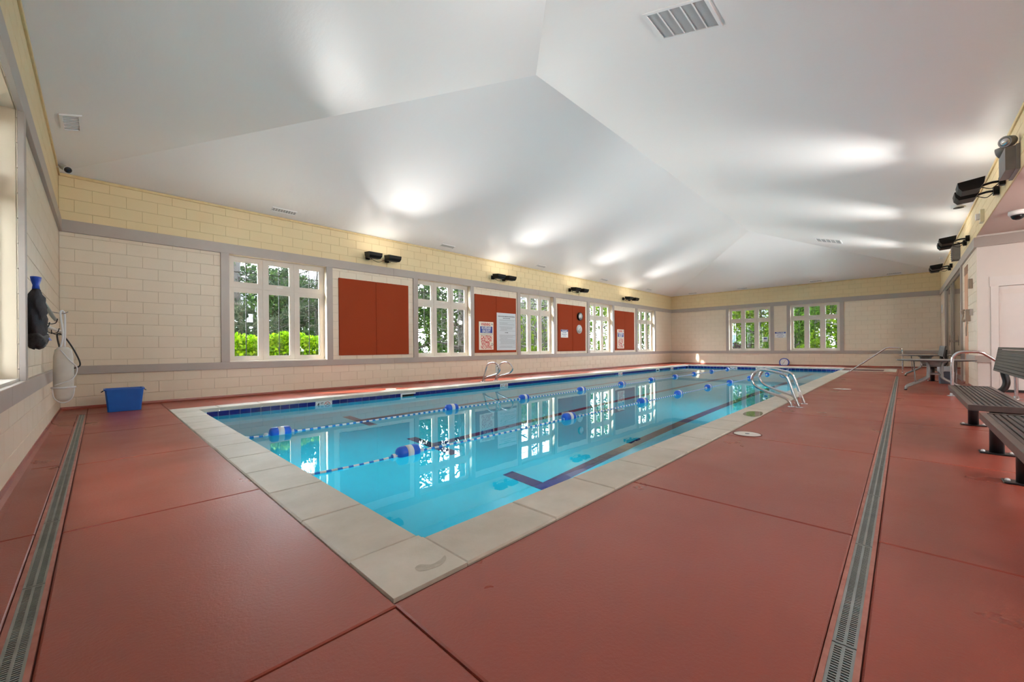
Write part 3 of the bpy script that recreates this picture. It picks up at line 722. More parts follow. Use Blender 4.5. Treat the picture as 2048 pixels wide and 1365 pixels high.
# fill lamps added to brighten the alcove and the lobby
def fill_downlight(x, y, z, label, pw=55):
    root = thing('fill_ceiling_lamp', (x, y, z), label, 'lamp', 'added fill lamps in the alcove and lobby ceilings')
    b = MB(); b.lathe((x, y, z), [(.20, -.001), (.20, -.03), (.16, -.05)], n=24); part('housing', b, whiteplast, root)
    b = MB(); b.lathe((x, y, z-.05), [(.16, 0), (.12, -.025), (.02, -.035)], n=24); part('diffuser', b, lensw, root)
    ld = bpy.data.lights.new('fill_glow', 'POINT'); ld.energy = pw; ld.shadow_soft_size = .15; ld.color = (1, .95, .9)
    lo = bpy.data.objects.new('fill_glow', ld); COL.objects.link(lo); lo.parent = root; lo.location = (0, 0, -.26)
fill_downlight(9.2, -2.5, 3.1, 'added round white fill lamp in the alcove near its door'); fill_downlight(17.4, -2.4, 3.0, 'added round white fill lamp in the lobby behind the glazed door', 160); fill_downlight(4.0, -2.5, 3.1, 'added round white fill lamp in the alcove behind the nearest bench')

# underwater fill lamps, added on walls the camera cannot see, to brighten the pool
def pool_fill_lamp(x, y, d, label, e=36):
    root = thing('pool_fill_lamp', (x, y, -.62), label, 'pool fill lamp', 'added underwater fill lamps in the pool wall'); d = Vector(d).normalized(); c = Vector((x, y, -.62))
    b = MB(); b.lathe(c, [(.19, .001), (.185, .012), (.16, .016)], d, 24, cap=False); part('rim', b, steel, root); b = MB(); b.lathe(c, [(.16, .008), (.08, .02), (.01, .022)], d, 24); part('lens', b, whiteplast, root)
    ld = bpy.data.lights.new('pool_fill_glow', 'AREA'); ld.shape = 'DISK'; ld.size = .34; ld.energy = e; ld.spread = R(150); ld.color = (.92, .98, 1)
    lo = bpy.data.objects.new('pool_fill_glow', ld); COL.objects.link(lo); lo.parent = root; lo.location = d*.03; lo.rotation_euler = (d+Vector((0, 0, -.25))).to_track_quat('-Z', 'Y').to_euler()
for i, x in enumerate((3.2, 8.2, 13.2, 18.0)): pool_fill_lamp(x, yp(x)+.004, (0, 1, 0), 'added underwater fill lamp in the bench side pool wall, %s from the near end' % ('first', 'second', 'third', 'fourth')[i])
pool_fill_lamp(PX0+.004, 4.8, (1, 0, 0), 'added underwater fill lamp in the near end pool wall')
# ================================================================ things on walls and ceiling
def pz(p, q, r_, x, y):
    n_ = (Vector(q)-Vector(p)).cross(Vector(r_)-Vector(p)); return p[2] - (n_.x*(x-p[0]) + n_.y*(y-p[1]))/n_.z
def side(p, q, x, y): return (q[0]-p[0])*(y-p[1]) - (q[1]-p[1])*(x-p[0])
def zN(x, y): return pz(c01, A1, A2, x, y) if side(c01, A2, x, y)*side(c01, A2, A1[0], A1[1]) > 0 else pz(c01, A2, c11, x, y)
def zS(x, y): return pz(c00, A2, A1, x, y) if side(c00, A2, x, y)*side(c00, A2, A1[0]-.01, A1[1]) > 0 else pz(c00, c10, A2, x, y)
def zWp(x, y): return ZC + (x-XL)*(A1[2]-ZC)/(A1[0]-XL)
def zE(x, y): return ZC + (XF-x)*(A2[2]-ZC)/(XF-A2[0])
def vent(label, x0, x1, y0, y1, zf, n_bars, along='x', fr=.025, group='white air vents in the ceiling'):
    cx_, cy_ = (x0+x1)/2, (y0+y1)/2; root = thing('air_vent', (cx_, cy_, zf(cx_, cy_)), label, 'vent', group)
    def bx(b, a, c, d, e, o0, o1): b.hexa([(a, d, zf(a, d)-o1), (c, d, zf(c, d)-o1), (c, e, zf(c, e)-o1), (a, e, zf(a, e)-o1), (a, d, zf(a, d)-o0), (c, d, zf(c, d)-o0), (c, e, zf(c, e)-o0), (a, e, zf(a, e)-o0)])
    b = MB(); bx(b, x0, x0+fr, y0, y1, .001, .016); bx(b, x1-fr, x1, y0, y1, .001, .016); bx(b, x0+fr, x1-fr, y0, y0+fr, .001, .016); bx(b, x0+fr, x1-fr, y1-fr, y1, .001, .016); part('frame', b, ventm, root)
    b = MB(); bx(b, x0+fr, x1-fr, y0+fr, y1-fr, .001, .004); part('grille', b, ventd, root)
    for k in range(1, n_bars):
        b = MB()
        if along == 'x': x = x0+fr+(x1-x0-2*fr)*k/n_bars; bx(b, x-.006, x+.006, y0+fr, y1-fr, .004, .013)
        else: y = y0+fr+(y1-y0-2*fr)*k/n_bars; bx(b, x0+fr, x1-fr, y-.006, y+.006, .004, .013)
        part('slat', b, ventm, root)
vent('large white return air grille high on the ceiling nearest the viewer', 4.40, 4.94, 1.46, 2.16, zS, 5, 'y', .035)
vent('white return air grille on ceiling near the far ridge end', 17.95, 18.6, 1.62, 2.36, zS, 5, 'y', .035)
vent('small square white vent above the left end wall', -.335, -.14, 7.36, 7.86, zWp, 9, 'y', .03)
for i, (a, c) in enumerate(((2.51, 2.98), (6.77, 7.22), (10.92, 11.35), (15.12, 15.62), (19.4, 19.9))):
    vent('slim white vent above the window wall, %s from the left end' % ('first', 'second', 'third', 'fourth', 'fifth')[i], a, c, 9.33, 9.47, zN, 9, 'x', .015)
for i, (a, c) in enumerate(((8.17, 8.59), (5.72, 6.16), (2.72, 3.16), (.14, .59))):
    vent('slim white vent above the far end wall, %s from the window wall' % ('first', 'second', 'third', 'fourth')[i], 22.68, 22.80, a, c, zE, 7, 'y', .012)
vent('tiny white vent high above the bench side wall, nearer one', 17.0, 17.3, -.90, -.80, zS, 4, 'x', .015); vent('tiny white vent high above the bench side wall, farther one', 19.6, 19.95, -.90, -.80, zS, 4, 'x', .015)
# round ceiling speaker
x, y = 12.75, -.80; z = zS(x, y); root = thing('ceiling_speaker', (x, y, z), 'round white ceiling speaker with dark centre beside the bench side wall', 'speaker')
b = MB(); b.lathe((x, y, z+.02), [(.12, -.01), (.12, -.05), (.08, -.055)]); part('trim_ring', b, whiteplast, root)
b = MB(); b.lathe((x, y, z-.03), [(.08, 0), (.08, -.012), (.01, -.016)]); part('cone', b, blackfix, root)
# bullet camera in the left corner
x, y, z = -.36, 9.22, 3.735; root = thing('bullet_camera', (XL, y, z+.06), 'small white bullet camera on a bracket in the left ceiling corner', 'camera')
b = MB(); b.lathe((XL+.0, y, z+.05), [(.035, .001), (.035, .02)], (1, 0, 0), 14); b.tube([(XL+.02, y, z+.05), (x-.02, y-.03, z+.045), (x, y-.04, z+.02)], .012, 8); part('bracket', b, whiteplast, root)
b = MB(); d_ = Vector((.35, -.80, -.45)).normalized(); b.lathe(Vector((x, y-.02, z+.02))-d_*.07, [(.02, 0), (.042, .01), (.045, .15), (.05, .155), (.05, .17)], d_, 16); bd = part('body', b, whiteplast, root)
b = MB(); b.lathe(Vector((x, y-.02, z+.02))+d_*.10, [(.046, 0), (.04, .012), (.01, .016)], d_, 16); part('lens', b, domeglass, bd)
# dome camera under the alcove soffit
x, y, z = 10.45, -1.30, 3.1; root = thing('dome_camera', (x, y, z), 'white dome camera with smoked bubble under the alcove ceiling', 'camera')
b = MB(); b.lathe((x, y, z), [(.10, -.001), (.105, -.05), (.09, -.075)]); part('base', b, whiteplast, root)
b = MB(); b.lathe((x, y, z-.07), [(.078, 0), (.074, -.03), (.055, -.062), (.02, -.08)]); part('dome', b, domeglass, root)
# emergency light
root = thing('emergency_light', FH(8.3-XL, 0, 3.12), 'grey twin-head emergency light box high above the benches', 'emergency light')
def wbox(F, u0, u1, n0, n1, z0, z1, b=None):
    b = b or MB(); b.hexa([F(u0, n1, z0), F(u1, n1, z0), F(u1, n0, z0), F(u0, n0, z0), F(u0, n1, z1), F(u1, n1, z1), F(u1, n0, z1), F(u0, n0, z1)]); return b
b = wbox(FH, 8.02-XL, 8.5-XL, .002, .12, 3.13, 3.42); wbox(FH, 8.0-XL, 8.52-XL, .002, .035, 3.115, 3.43, b); part('box', b, greybox, root)
for du, dd in ((8.06, (-.75, .55, -.2)), (8.44, (.35, .85, -.2))):
    d_ = Vector(dd).normalized(); c = Vector(FH(du-XL, .09, 3.50)); b = MB(); b.lathe(c-d_*.06, [(.03, 0), (.065, .015), (.07, .11), (.062, .115)], d_, 18); hd = part('lamp_head', b, greybox, root)
    b = MB(); b.lathe(c+d_*.052, [(.06, 0), (.03, .012), (.005, .014)], d_, 18); part('lens', b, steel, hd)
    b = MB(); b.tube([FH(du-XL, .07, 3.42), FH(du-XL, .09, 3.47)], .018, 8); part('neck', b, greybox, root)
# grey sounder box, strobe, exit sign
root = thing('sounder_box', FS(15.55-XB, 0, 3.10), 'grey louvred box on the bench side wall above the glazed door', 'box')
b = wbox(FS, 15.35-XB, 15.75-XB, .002, .14, 3.12, 3.5); part('case', b, greybox, root)
for k in range(6): part('louvre', wbox(FS, 15.37-XB, 15.73-XB, .141, .150, 3.16+k*.055, 3.185+k*.055), greybox, root)
root = thing('alarm_strobe', FH(11.2-XL, 0, 3.2), 'beige alarm horn with white strobe high on the bench side header', 'alarm')
part('horn', wbox(FH, 11.1-XL, 11.3-XL, .002, .05, 3.14, 3.36), M('beige_alarm_plastic', (214, 208, 178), .4), root); part('strobe', wbox(FH, 11.15-XL, 11.25-XL, .05, .10, 3.2, 3.3), whiteplast, root)
root = thing('exit_sign', (8.6, -1.33, 2.8), 'grey blade exit sign hanging below the alcove ceiling', 'sign')
b = MB(); b.rbox((8.6, -1.42, 2.96), (.05, .3, .2), None, .006); part('panel', b, greybox, root); b = MB(); b.tube([(8.6, -1.42, 3.055), (8.6, -1.42, 3.099)], .012, 8); part('stem', b, greybox, root)
text('EXIT', .12, (-.03-.0, -.09, .16), (math.pi/2, 0, -math.pi/2), redink, root, .9)
# wall telephone, thermostat, chime
u = 13.4-XB; root = thing('wall_telephone', FS(u, 0, 1.5), 'beige wall telephone with hanging cord beside the alcove corner', 'telephone')
b = wbox(FS, u-.09, u+.09, .002, .07, 1.44, 1.70); part('body', b, phonem, root)
b = MB(); b.tube(smooth_path([FS(u, .075, 1.69), FS(u, .12, 1.675), FS(u, .105, 1.58), FS(u, .12, 1.47), FS(u, .075, 1.455)], 5), [.02]*5+[.032]*4+[.018]*4+[.018]*4+[.03]*4, 8); part('handset', b, phonem, root)
b = MB(); b.tube(smooth_path([FS(u, .05, 1.44), FS(u-.05, .06, 1.25), FS(u+.02, .06, 1.12), FS(u+.08, .06, 1.3), FS(u+.2, .03, 1.42)], 8), .008, 6); part('cord', b, phonem, root)
root = thing('conduit_box', FS(u-.5, 0, 1.6), 'small grey steel outlet box on the bench side wall by the telephone', 'outlet'); part('cover', wbox(FS, u-.56, u-.44, .002, .05, 1.54, 1.68), steel, root)
u = 12.95-XB; root = thing('wall_chime', FS(u, 0, 2.2), 'small beige door chime high beside the alcove corner', 'chime'); b = wbox(FS, u-.06, u+.06, .002, .06, 2.12, 2.32); part('case', b, phonem, root)
u = 21.9-XB; root = thing('thermostat', FS(u, 0, 2.2), 'small white thermostat box near the far right corner', 'thermostat'); part('case', wbox(FS, u-.06, u+.06, .002, .04, 2.1, 2.4), whiteplast, root)
# outlet on far wall
root = thing('wall_outlet', (XF, .98, .4), 'cream outlet plate low on the far wall behind the handrail', 'outlet'); b = MB(); b.rbox((XF-.006, .98, .38), (.01, .2, .08), None, .003); part('plate', b, cream, root)

# ---- notice boards and signs on the window wall
BY = YN
def board(x0, x1, xm, label):
    root = thing('notice_board', (x0, BY, .797), label, 'notice board', 'rust red notice boards between the windows')
    for a, c in ((x0, xm-.003), (xm+.003, x1)):
        b = MB(); b.rbox(((a+c)/2, BY-.015, 1.721), (c-a, .028, 1.848), None, .004); part('panel', b, redfelt, root)
    return root
board(3.974, 5.843, 4.911, 'plain rust red notice board between first and second windows')
board(8.19, 10.045, 9.11, 'rust red notice board carrying the large poster and warning sign')
board(12.375, 14.24, 13.32, 'rust red notice board carrying the two round clocks')
board(16.61, 18.47, 17.53, 'rust red notice board with only a warning sign, near far corner')
RN = (math.pi/2, 0, 0)
def warning(x0, z0, x1, z1, label):
    root = thing('warning_sign', ((x0+x1)/2, BY-.032, z0), label, 'sign', 'tall warning signs on the notice boards'); W_, H_ = x1-x0, z1-z0
    b = MB(); b.rbox((0, 0, H_/2), (W_, .006, H_), None, .001); lpart('plate', b, creampaper, root); y = -.0035
    text('WARNING', .135*H_/.9, (-.02, y, H_*.905), RN, redink, root, .62)
    b = MB(); b.box(-W_*.42, W_*.42, y-.0012, y+.002, H_*.60, H_*.835); lpart('blue_band', b, blueink, root)
    text('NO LIFEGUARD', .115*H_/.9, (0, y-.0016, H_*.775), RN, whiteplast, root, .50); text('ON DUTY', .125*H_/.9, (0, y-.0016, H_*.66), RN, whiteplast, root, .62)
    for i_, zz in enumerate((.565, .53)):
        b = MB(); k = -W_*.40
        while k < W_*.38:
            l_ = random.uniform(.02, .05); b.box(k, k+l_, y-.001, y+.002, H_*zz-.006, H_*zz+.006); k += l_+.018
        lpart('small_print', b, black, root)
    for t, zz, xs in (('CAUTION', .44, .70), ('SHALLOW', .325, .66), ('WATER', .205, .72), ('NO DIVING', .085, .60)):
        text(t, .15*H_/.9, (-.03 if t == 'WATER' else 0, y, H_*zz), RN, redink, root, xs)
    b = MB()
    for cx_, cz_, r_ in ((W_*.40, H_*.92, .03), (W_*.40, H_*.19, .04)):
        b.tube([(cx_+math.cos(a_)*r_, y, cz_+math.sin(a_)*r_) for a_ in np.linspace(0, 2*math.pi, 12, endpoint=False)], .005, 5, closed=True); b.tube([(cx_-r_*.7, y, cz_+r_*.7), (cx_+r_*.7, y, cz_-r_*.7)], .004, 5)
    lpart('symbol', b, black, root)
warning(8.345, .893, 8.965, 1.786, 'red white and blue warning sign beside the large white poster'); warning(16.82, .88, 17.44, 1.77, 'red white and blue warning sign alone on the far notice board')
root = thing('rules_poster', (9.565, BY-.032, .873), 'large pale poster of small printed pool rules on notice board', 'poster')
b = MB(); b.rbox((0, 0, .618), (.895, .006, 1.236), None, .001); lpart('sheet', b, paperm, root)
b = MB(); b.box(-.4475, -.437, -.0045, .003, 0, 1.236); b.box(.437, .4475, -.0045, .003, 0, 1.236); b.box(-.437, .437, -.0045, .003, 0, .012); b.box(-.437, .437, -.0045, .003, 1.224, 1.236); lpart('border', b, whitefoam, root)
def dashes(b, x0, x1, z, h, y=-.0042, gap=.012):
    k = x0
    while k < x1-.02:
        l_ = min(random.uniform(.02, .07), x1-k); b.box(k, k+l_, y, .002, z-h/2, z+h/2); k += l_+gap
b = MB(); dashes(b, -.39, .40, 1.125, .022); dashes(b, -.16, .17, 1.065, .018); lpart('heading', b, black, root)
b = MB(); dashes(b, -.07, .09, .585, .02); lpart('heading', b, black, root)
b = MB(); z = 1.01
while z > .07:
    if not .53 < z < .64 and random.random() < .85: dashes(b, -.33+random.choice((0, 0, .05)), random.choice((.42, .40, .30, .05, .42)), z, .007, gap=.006)
    z -= .028
lpart('small_print', b, greyink, root)
def rules_sign(loc, rz, label, w_=.46, h_=.31):
    root = thing('rules_sign', loc, label, 'sign', 'small pool rules signs', rz)
    b = MB(); b.rbox((0, 0, 0), (w_, .006, h_), None, .001); lpart('plate', b, whiteplast, root)
    b = MB(); b.box(-w_/2+.006, w_/2-.006, -.0045, .002, h_/2-.075, h_/2-.006); lpart('header', b, blueink, root)
    text('POOL RULES', .062, (0, -.005, h_/2-.041), RN, whiteplast, root, .9)
    for k, t in enumerate(('Do not swim', 'with an open cut', 'or skin rash')): text(t, .046, (0, -.0035, h_/2-.115-k*.066), RN, blueink, root, .95)
rules_sign((12.78, BY-.033, 1.49), 0, 'small white pool rules sign on the board with clocks'); rules_sign((XF-.004, 4.36, 1.47), -math.pi/2, 'small white pool rules sign on far wall between the windows', .45, .28)
def clock(x, z, r_, label, rim, d_, a1, a2):
    root = thing('wall_clock', (x, BY-.03, z), label, 'clock', 'round clocks on the notice board')
    b = MB(); b.lathe((0, 0, 0), [(r_, 0), (r_, d_), (r_*.93, d_+.01), (r_*.9, d_)], (0, -1, 0), 28); lpart('case', b, rim, root)
    b = MB(); b.lathe((0, 0, 0), [(r_*.9, d_+.001), (.01, d_+.002)], (0, -1, 0), 28); f = lpart('face', b, whiteplast, root); y = -d_-.006
    b = MB()
    for k in range(12):
        a_ = k*math.pi/6; c, s_ = math.sin(a_), math.cos(a_); b.tube([(c*r_*.72, y+.004, s_*r_*.72), (c*r_*.84, y+.004, s_*r_*.84)], .004, 4)
    lpart('hour_marks', b, greyink, f)
    for a_, l_ in ((a1, .5), (a2, .72)):
        b = MB(); c, s_ = math.sin(a_), math.cos(a_); b.tube([(-c*r_*.3, y, -s_*r_*.3), (c*r_*l_, y, s_*r_*l_)], .005, 5); lpart('hand', b, black, f)
clock(13.79, 2.21, .165, 'round wall clock with thick black case, upper of the two clocks', blackfix, .07, R(20), R(200)); clock(13.765, 1.69, .178, 'round white thermometer dial clock, lower of the two', whiteplast, .03, R(45), R(225))
# little notice stuck on the east window
root = thing('window_notice', (XF-.0, 5.02, 1.15), 'small white notice with dark blue mark stuck on far window', 'notice'); b = MB(); b.rbox((XF+.147, 5.02, 1.27), (.004, .2, .24)); part('sheet', b, paperm, root); b = MB(); b.box(XF+.143, XF+.1445, 4.95, 5.09, 1.28, 1.34); part('mark', b, blueink, root)
# paper tag at top of clock board
# pace clock leaning at the foot of the far wall
root = thing('pace_clock', (XF-.12, 4.19, .0), 'blue rimmed round pace clock standing on deck against far wall', 'clock')
def disc(rad, zc, x0, x1, mat, nm, par, cut=.003):
    pts = []
    for k in range(40):
        a_ = 2*math.pi*k/40; pts.append((math.sin(a_)*rad, max(zc+math.cos(a_)*rad, cut)))
    b = MB(); b.loft([[(XF-x1, 4.19+p, z) for p, z in pts], [(XF-x0, 4.19+p, z) for p, z in pts]], cap=True); return part(nm, b, mat, par)
disc(.205, .145, .07, .14, clockblue, 'housing', root); f = disc(.168, .150, .139, .143, whiteplast, 'face', root, .02)
b = MB(); b.tube([(XF-.146, 4.19+.07, .05), (XF-.146, 4.19, .15)], .005, 5); part('hand', b, black, f); b = MB(); b.tube([(XF-.147, 4.19, .15), (XF-.147, 4.19-.06, .26)], .005, 5); part('hand', b, redink, f)
b = MB()
for k in range(12):
    a_ = k*math.pi/6; b.rbox((XF-.144, 4.19+math.sin(a_)*.14, .15+math.cos(a_)*.13), (.003, .014, .014))
part('minute_marks', b, blueink, f)

# ---- left end wall: poles, hooks, mesh bag, rescue tube, bin
root = thing('telescopic_pole', (-.385, 5.7, 1.19), 'long white pool pole lying on hooks along the left wall', 'pole')
b = MB(); b.tube([(-.385, 5.62, 1.19), (-.385, 7.6, 1.215)], .016, 10); b.tube([(-.385, 7.55, 1.214), (-.385, 8.35, 1.224)], .020, 10); part('shaft', b, whiteplast, root)
b = MB(); b.tube([(-.385, 8.35, 1.224), (-.385, 8.46, 1.225)], .023, 10); part('grip', b, offwhite, root)
root = thing('rescue_hook', (-.37, 5.9, 1.42), 'curved grey green life hook hanging above the white pole', 'rescue hook')
b = MB(); b.tube(smooth_path([(-.40, 5.62, 1.46), (-.385, 5.85, 1.43), (-.37, 6.3, 1.375), (-.37, 6.9, 1.335), (-.375, 7.4, 1.33)], 6), .017, 10); part('bow', b, greentube, root)
b = MB(); b.tube([(-.375, 7.4, 1.33), (-.375, 7.48, 1.33)], .021, 10); part('end_cap', b, offwhite, root)
def hook(y, z, label, mat=blackmetal, h=.08):
    root = thing('wall_hook', (XL, y, z), label, 'hook', 'hooks on the left wall'); b = MB(); b.rbox((XL+.004, y, z+.02), (.007, .03, h), None, .002); part('plate', b, mat, root)
    b = MB(); b.tube(smooth_path([(XL+.006, y, z-.005), (XL+.05, y, z-.032), (XL+.095, y, z-.02), (XL+.11, y, z+.03)], 5), .005, 6); part('prong', b, mat, root)
hook(5.95, 1.165+.03, 'dark wall hook holding the white pole behind the mesh bag'); hook(7.0, 1.29, 'dark wall hook holding the life hook'); hook(7.25, 1.19, 'dark wall hook midway along the white pole', h=.25)
hook(8.05, 1.195, 'dark wall hook near the end of the white pole')
root = thing('hanger_bracket', (XL, 7.05, 1.44), 'thin steel double hanger for the rescue tube near corner', 'bracket')
b = MB(); b.tube(smooth_path([(XL+.004, 7.05, 1.42), (XL+.06, 7.05, 1.40), (-.30, 7.05, 1.385), (-.26, 7.05, 1.41)], 5), .006, 6); part('prong', b, steel, root); b = MB(); b.rbox((XL+.004, 7.05, 1.42), (.007, .03, .07), None, .002); part('plate', b, steel, root)
# mesh bag
root = thing('mesh_bag', (-.41, 5.42, .98), 'black mesh equipment bag with blue top hanging on left wall', 'bag')
rings = []
prof = [(.985, .030, .07), (.995, .05, .12), (1.03, .056, .14), (1.08, .058, .15), (1.13, .05, .145), (1.18, .056, .15), (1.23, .052, .16), (1.28, .058, .165), (1.33, .056, .16), (1.38, .05, .15), (1.42, .042, .13), (1.455, .03, .085), (1.475, .022, .055), (1.49, .020, .045)]
for z, dx, dy in prof:
    rings.append([(-.386+dx*math.cos(a_)*(1+.22*math.sin(5*a_+z*27)+.12*math.sin(9*a_-z*40)), 5.42+.03*math.sin(z*13)+dy*math.sin(a_)*(1+.14*math.sin(4*a_+z*23)+.08*math.sin(7*a_+z*50)), z+.012*math.sin(3*a_+z*20)) for a_ in np.linspace(0, 2*math.pi, 36, endpoint=False)])
b = MB(); b.loft(rings, cap=True, smooth=True); bg_ = part('sack', b, meshm, root)
b = MB(); b.loft([[(-.388+dx*math.cos(a_), 5.43+dy*math.sin(a_), z) for a_ in np.linspace(0, 2*math.pi, 14, endpoint=False)] for z, dx, dy in ((1.485, .024, .052), (1.52, .02, .045), (1.56, .03, .06), (1.59, .034, .07))], cap=True, smooth=True); part('collar', b, bluefab, root)
b = MB(); b.loft([[(-.345, 5.46, 1.10), (-.335, 5.46, 1.10), (-.335, 5.50, 1.10), (-.345, 5.50, 1.10)], [(-.335, 5.47, 1.04), (-.325, 5.47, 1.04), (-.305, 5.56, 1.04), (-.325, 5.56, 1.04)]], cap=True); part('flap', b, bluefab, root)
b = MB(); b.loft([[(-.385+dx*math.cos(a_)*(1+.15*math.sin(6*a_+z*60)), 5.415+dy*math.sin(a_)*(1+.12*math.sin(5*a_+z*90)), z+.014*math.sin(4*a_+1)) for a_ in np.linspace(0, 2*math.pi, 30, endpoint=False)] for z, dx, dy in ((.97, .02, .05), (.985, .05, .11), (1.02, .062, .145), (1.06, .066, .15), (1.085, .060, .148))], cap=True, smooth=True); part('base_gear', b, M('wet_grey_mesh', (62, 62, 66), .6, noise=(60, 3), col2=(28, 28, 32), bump=(120, .8, .006)), root)
# rescue tube
cx_, cy_ = -.30, 7.05; root = thing('rescue_tube', (cx_, cy_, .36), 'white foam rescue tube hanging by its strap near the corner', 'rescue tube')
rings = []
for t, w_, d_ in ((.36, .012, .01), (.368, .05, .035), (.40, .07, .05), (.5, .082, .058), (.7, .084, .06), (.88, .08, .058), (.96, .068, .05), (.99, .04, .03), (.997, .01, .008)):
    rings.append([(cx_+w_*math.cos(a_), cy_+d_*math.sin(a_), t) for a_ in np.linspace(0, 2*math.pi, 20, endpoint=False)])
b = MB(); b.loft(rings, cap=True, smooth=True); part('foam_body', b, offwhite, root)
b = MB(); b.tube(smooth_path([(cx_-.02, cy_, .99), (-.30, 7.0, 1.15), (-.32, 7.03, 1.39), (-.29, 7.07, 1.39), (-.285, 7.04, 1.18), (cx_+.01, cy_, .99)], 6), .010, 6); part('strap', b, whitefoam, root)
b = MB(); b.tube([(cx_+.092*math.cos(a_), cy_+.068*math.sin(a_), .52) for a_ in np.linspace(0, 2*math.pi, 20, endpoint=False)], .012, 6, closed=True); part('belt', b, whitefoam, root)
b = MB(); b.tube(smooth_path([(cx_-.088, cy_-.02, .53), (cx_-.07, cy_-.05, .40), (cx_, cy_-.05, .345), (cx_+.07, cy_-.05, .40), (cx_+.088, cy_-.02, .53)], 6), .006, 6)
b.tube(smooth_path([(cx_-.02, cy_-.055, .96), (cx_+.05, cy_-.07, .84), (cx_+.11, cy_-.04, .74), (cx_+.07, cy_-.066, .62), (cx_-.07, cy_-.055, .55)], 6), .006, 6); part('cord', b, whitefoam, root)
root = thing('hose_loop', (-.34, 7.95, .8), 'black hose loop dangling from the pole end near the corner', 'hose')
b = MB(); b.tube(smooth_path([(-.36, 7.9, .95), (-.385, 7.9, 1.10), (-.385, 7.93, 1.175), (-.33, 7.93, 1.14), (-.25, 7.9, .98), (-.19, 7.9, .80), (-.205, 7.9, .735), (-.29, 7.9, .72), (-.36, 7.9, .80)], 7), .009, 8); part('tube', b, blackmetal, root)
# blue bin
root = thing('blue_bin', (.265, 8.88, 0), 'blue rectangular plastic bin standing on the deck in the corner', 'bin')
def rr(x0, x1, y0, y1, z, r_=.02): return [(x0+r_, y0, z), (x1-r_, y0, z), (x1, y0+r_, z), (x1, y1-r_, z), (x1-r_, y1, z), (x0+r_, y1, z), (x0, y1-r_, z), (x0, y0+r_, z)]
b = MB(); b.loft([rr(.075, .455, 8.745, 9.01, .003), rr(.045, .485, 8.72, 9.035, .335), rr(.032, .498, 8.708, 9.047, .335), rr(.032, .498, 8.708, 9.047, .355), rr(.052, .478, 8.728, 9.027, .355), rr(.083, .447, 8.753, 9.0, .012)]); b.face(list(range(8))[::-1]); k = len(b.v); b.face(list(range(k-8, k))); part('tub', b, blueplast, root)
for x_, s_ in ((.03, -1), (.50, 1)):
    b = MB(); b.tube(smooth_path([(x_, 8.82, .325), (x_+s_*.02, 8.84, .31), (x_+s_*.02, 8.90, .31), (x_, 8.92, .325)], 5), .006, 6); part('handle', b, blackmetal, root)

# ================================================================ pool gear
ropem = bpy.data.materials.new('twisted_rope'); ropem.use_nodes = True; n = ropem.node_tree.nodes; l = ropem.node_tree.links
wv = n.new('ShaderNodeTexWave'); wv.inputs['Scale'].default_value = 3.2; wv.inputs['Distortion'].default_value = .6; gg = n.new('ShaderNodeNewGeometry'); l.new(gg.outputs['Position'], wv.inputs['Vector'])
rp = n.new('ShaderNodeValToRGB'); rp.color_ramp.interpolation = 'CONSTANT'; rp.color_ramp.elements[0].color = lin((40, 120, 205)); rp.color_ramp.elements[1].color = lin((236, 238, 240)); rp.color_ramp.elements[1].position = .42
l.new(wv.outputs['Fac'], rp.inputs['Fac']); l.new(rp.outputs['Color'], n['Principled BSDF'].inputs['Base Color']); n['Principled BSDF'].inputs['Roughness'].default_value = .7
fm = MB(); fm.lathe((0, 0, 0), [(.012, -.12), (.045, -.118), (.062, -.105), (.068, -.08), (.068, .08), (.062, .105), (.045, .118), (.012, .12)], (1, 0, 0), 20); fm = fm.mesh('float', floatblue)
bm_ = MB(); bm_.lathe((0, 0, 0), [(.066, -.034), (.0695, -.033), (.0695, .033), (.066, .034)], (1, 0, 0), 20); bm_ = bm_.mesh('band', whitefoam)
kn = MB(); kn.lathe((0, 0, 0), [(.005, -.03), (.02, -.02), (.024, 0), (.02, .02), (.005, .03)], (1, 0, 0), 10); kn = kn.mesh('knot', ropem)
def lane_rope(y0, sl, xs, label):
    root = thing('lane_rope', (PX0, y0, ZW), label, 'lane rope', 'lane ropes across the pool'); Y = lambda x: y0+sl*x; zr = ZW+.012
    P_ = [(PX0+.004, Y(PX0), ZW+.05)]
    allx = [PX0+.15] + xs + [PX1-.1]
    for i in range(len(allx)-1):
        a, c = allx[i], allx[i+1]
        for k in range(6): t = k/6; x = a+(c-a)*t; P_.append((x, Y(x), zr-.010*math.sin(math.pi*t)))
    P_ += [(PX1-.1, Y(PX1), zr), (PX1-.008, Y(PX1), ZW+.05)]
    b = MB(); b.tube(P_, .011, 7); part('rope', b, ropem, root)
    for x in xs:
        f = link('float', fm, root, (x-PX0, Y(x)-y0, zr-ZW+.012)); link('band', bm_, f)
        for d_ in (-.16, .16): link('knot', kn, root, (x+d_-PX0, Y(x+d_)-y0, zr-ZW))
    b = MB(); b.lathe((PX0+.003, Y(PX0), ZW+.05), [(.02, 0), (.02, .012)], (1, 0, 0), 12); part('end_cleat', b, steel, root)
lane_rope(5.655, .011, [1.59, 4.30, 6.19, 8.30, 10.32, 12.22, 14.1, 15.95, 17.95, 20.1], 'twisted rope with blue floats nearer the window wall')
lane_rope(3.575, .007, [2.16, 4.886, 7.25, 9.0, 10.92, 12.75, 14.9, 17.3, 19.3], 'twisted rope with blue floats nearer the benches')
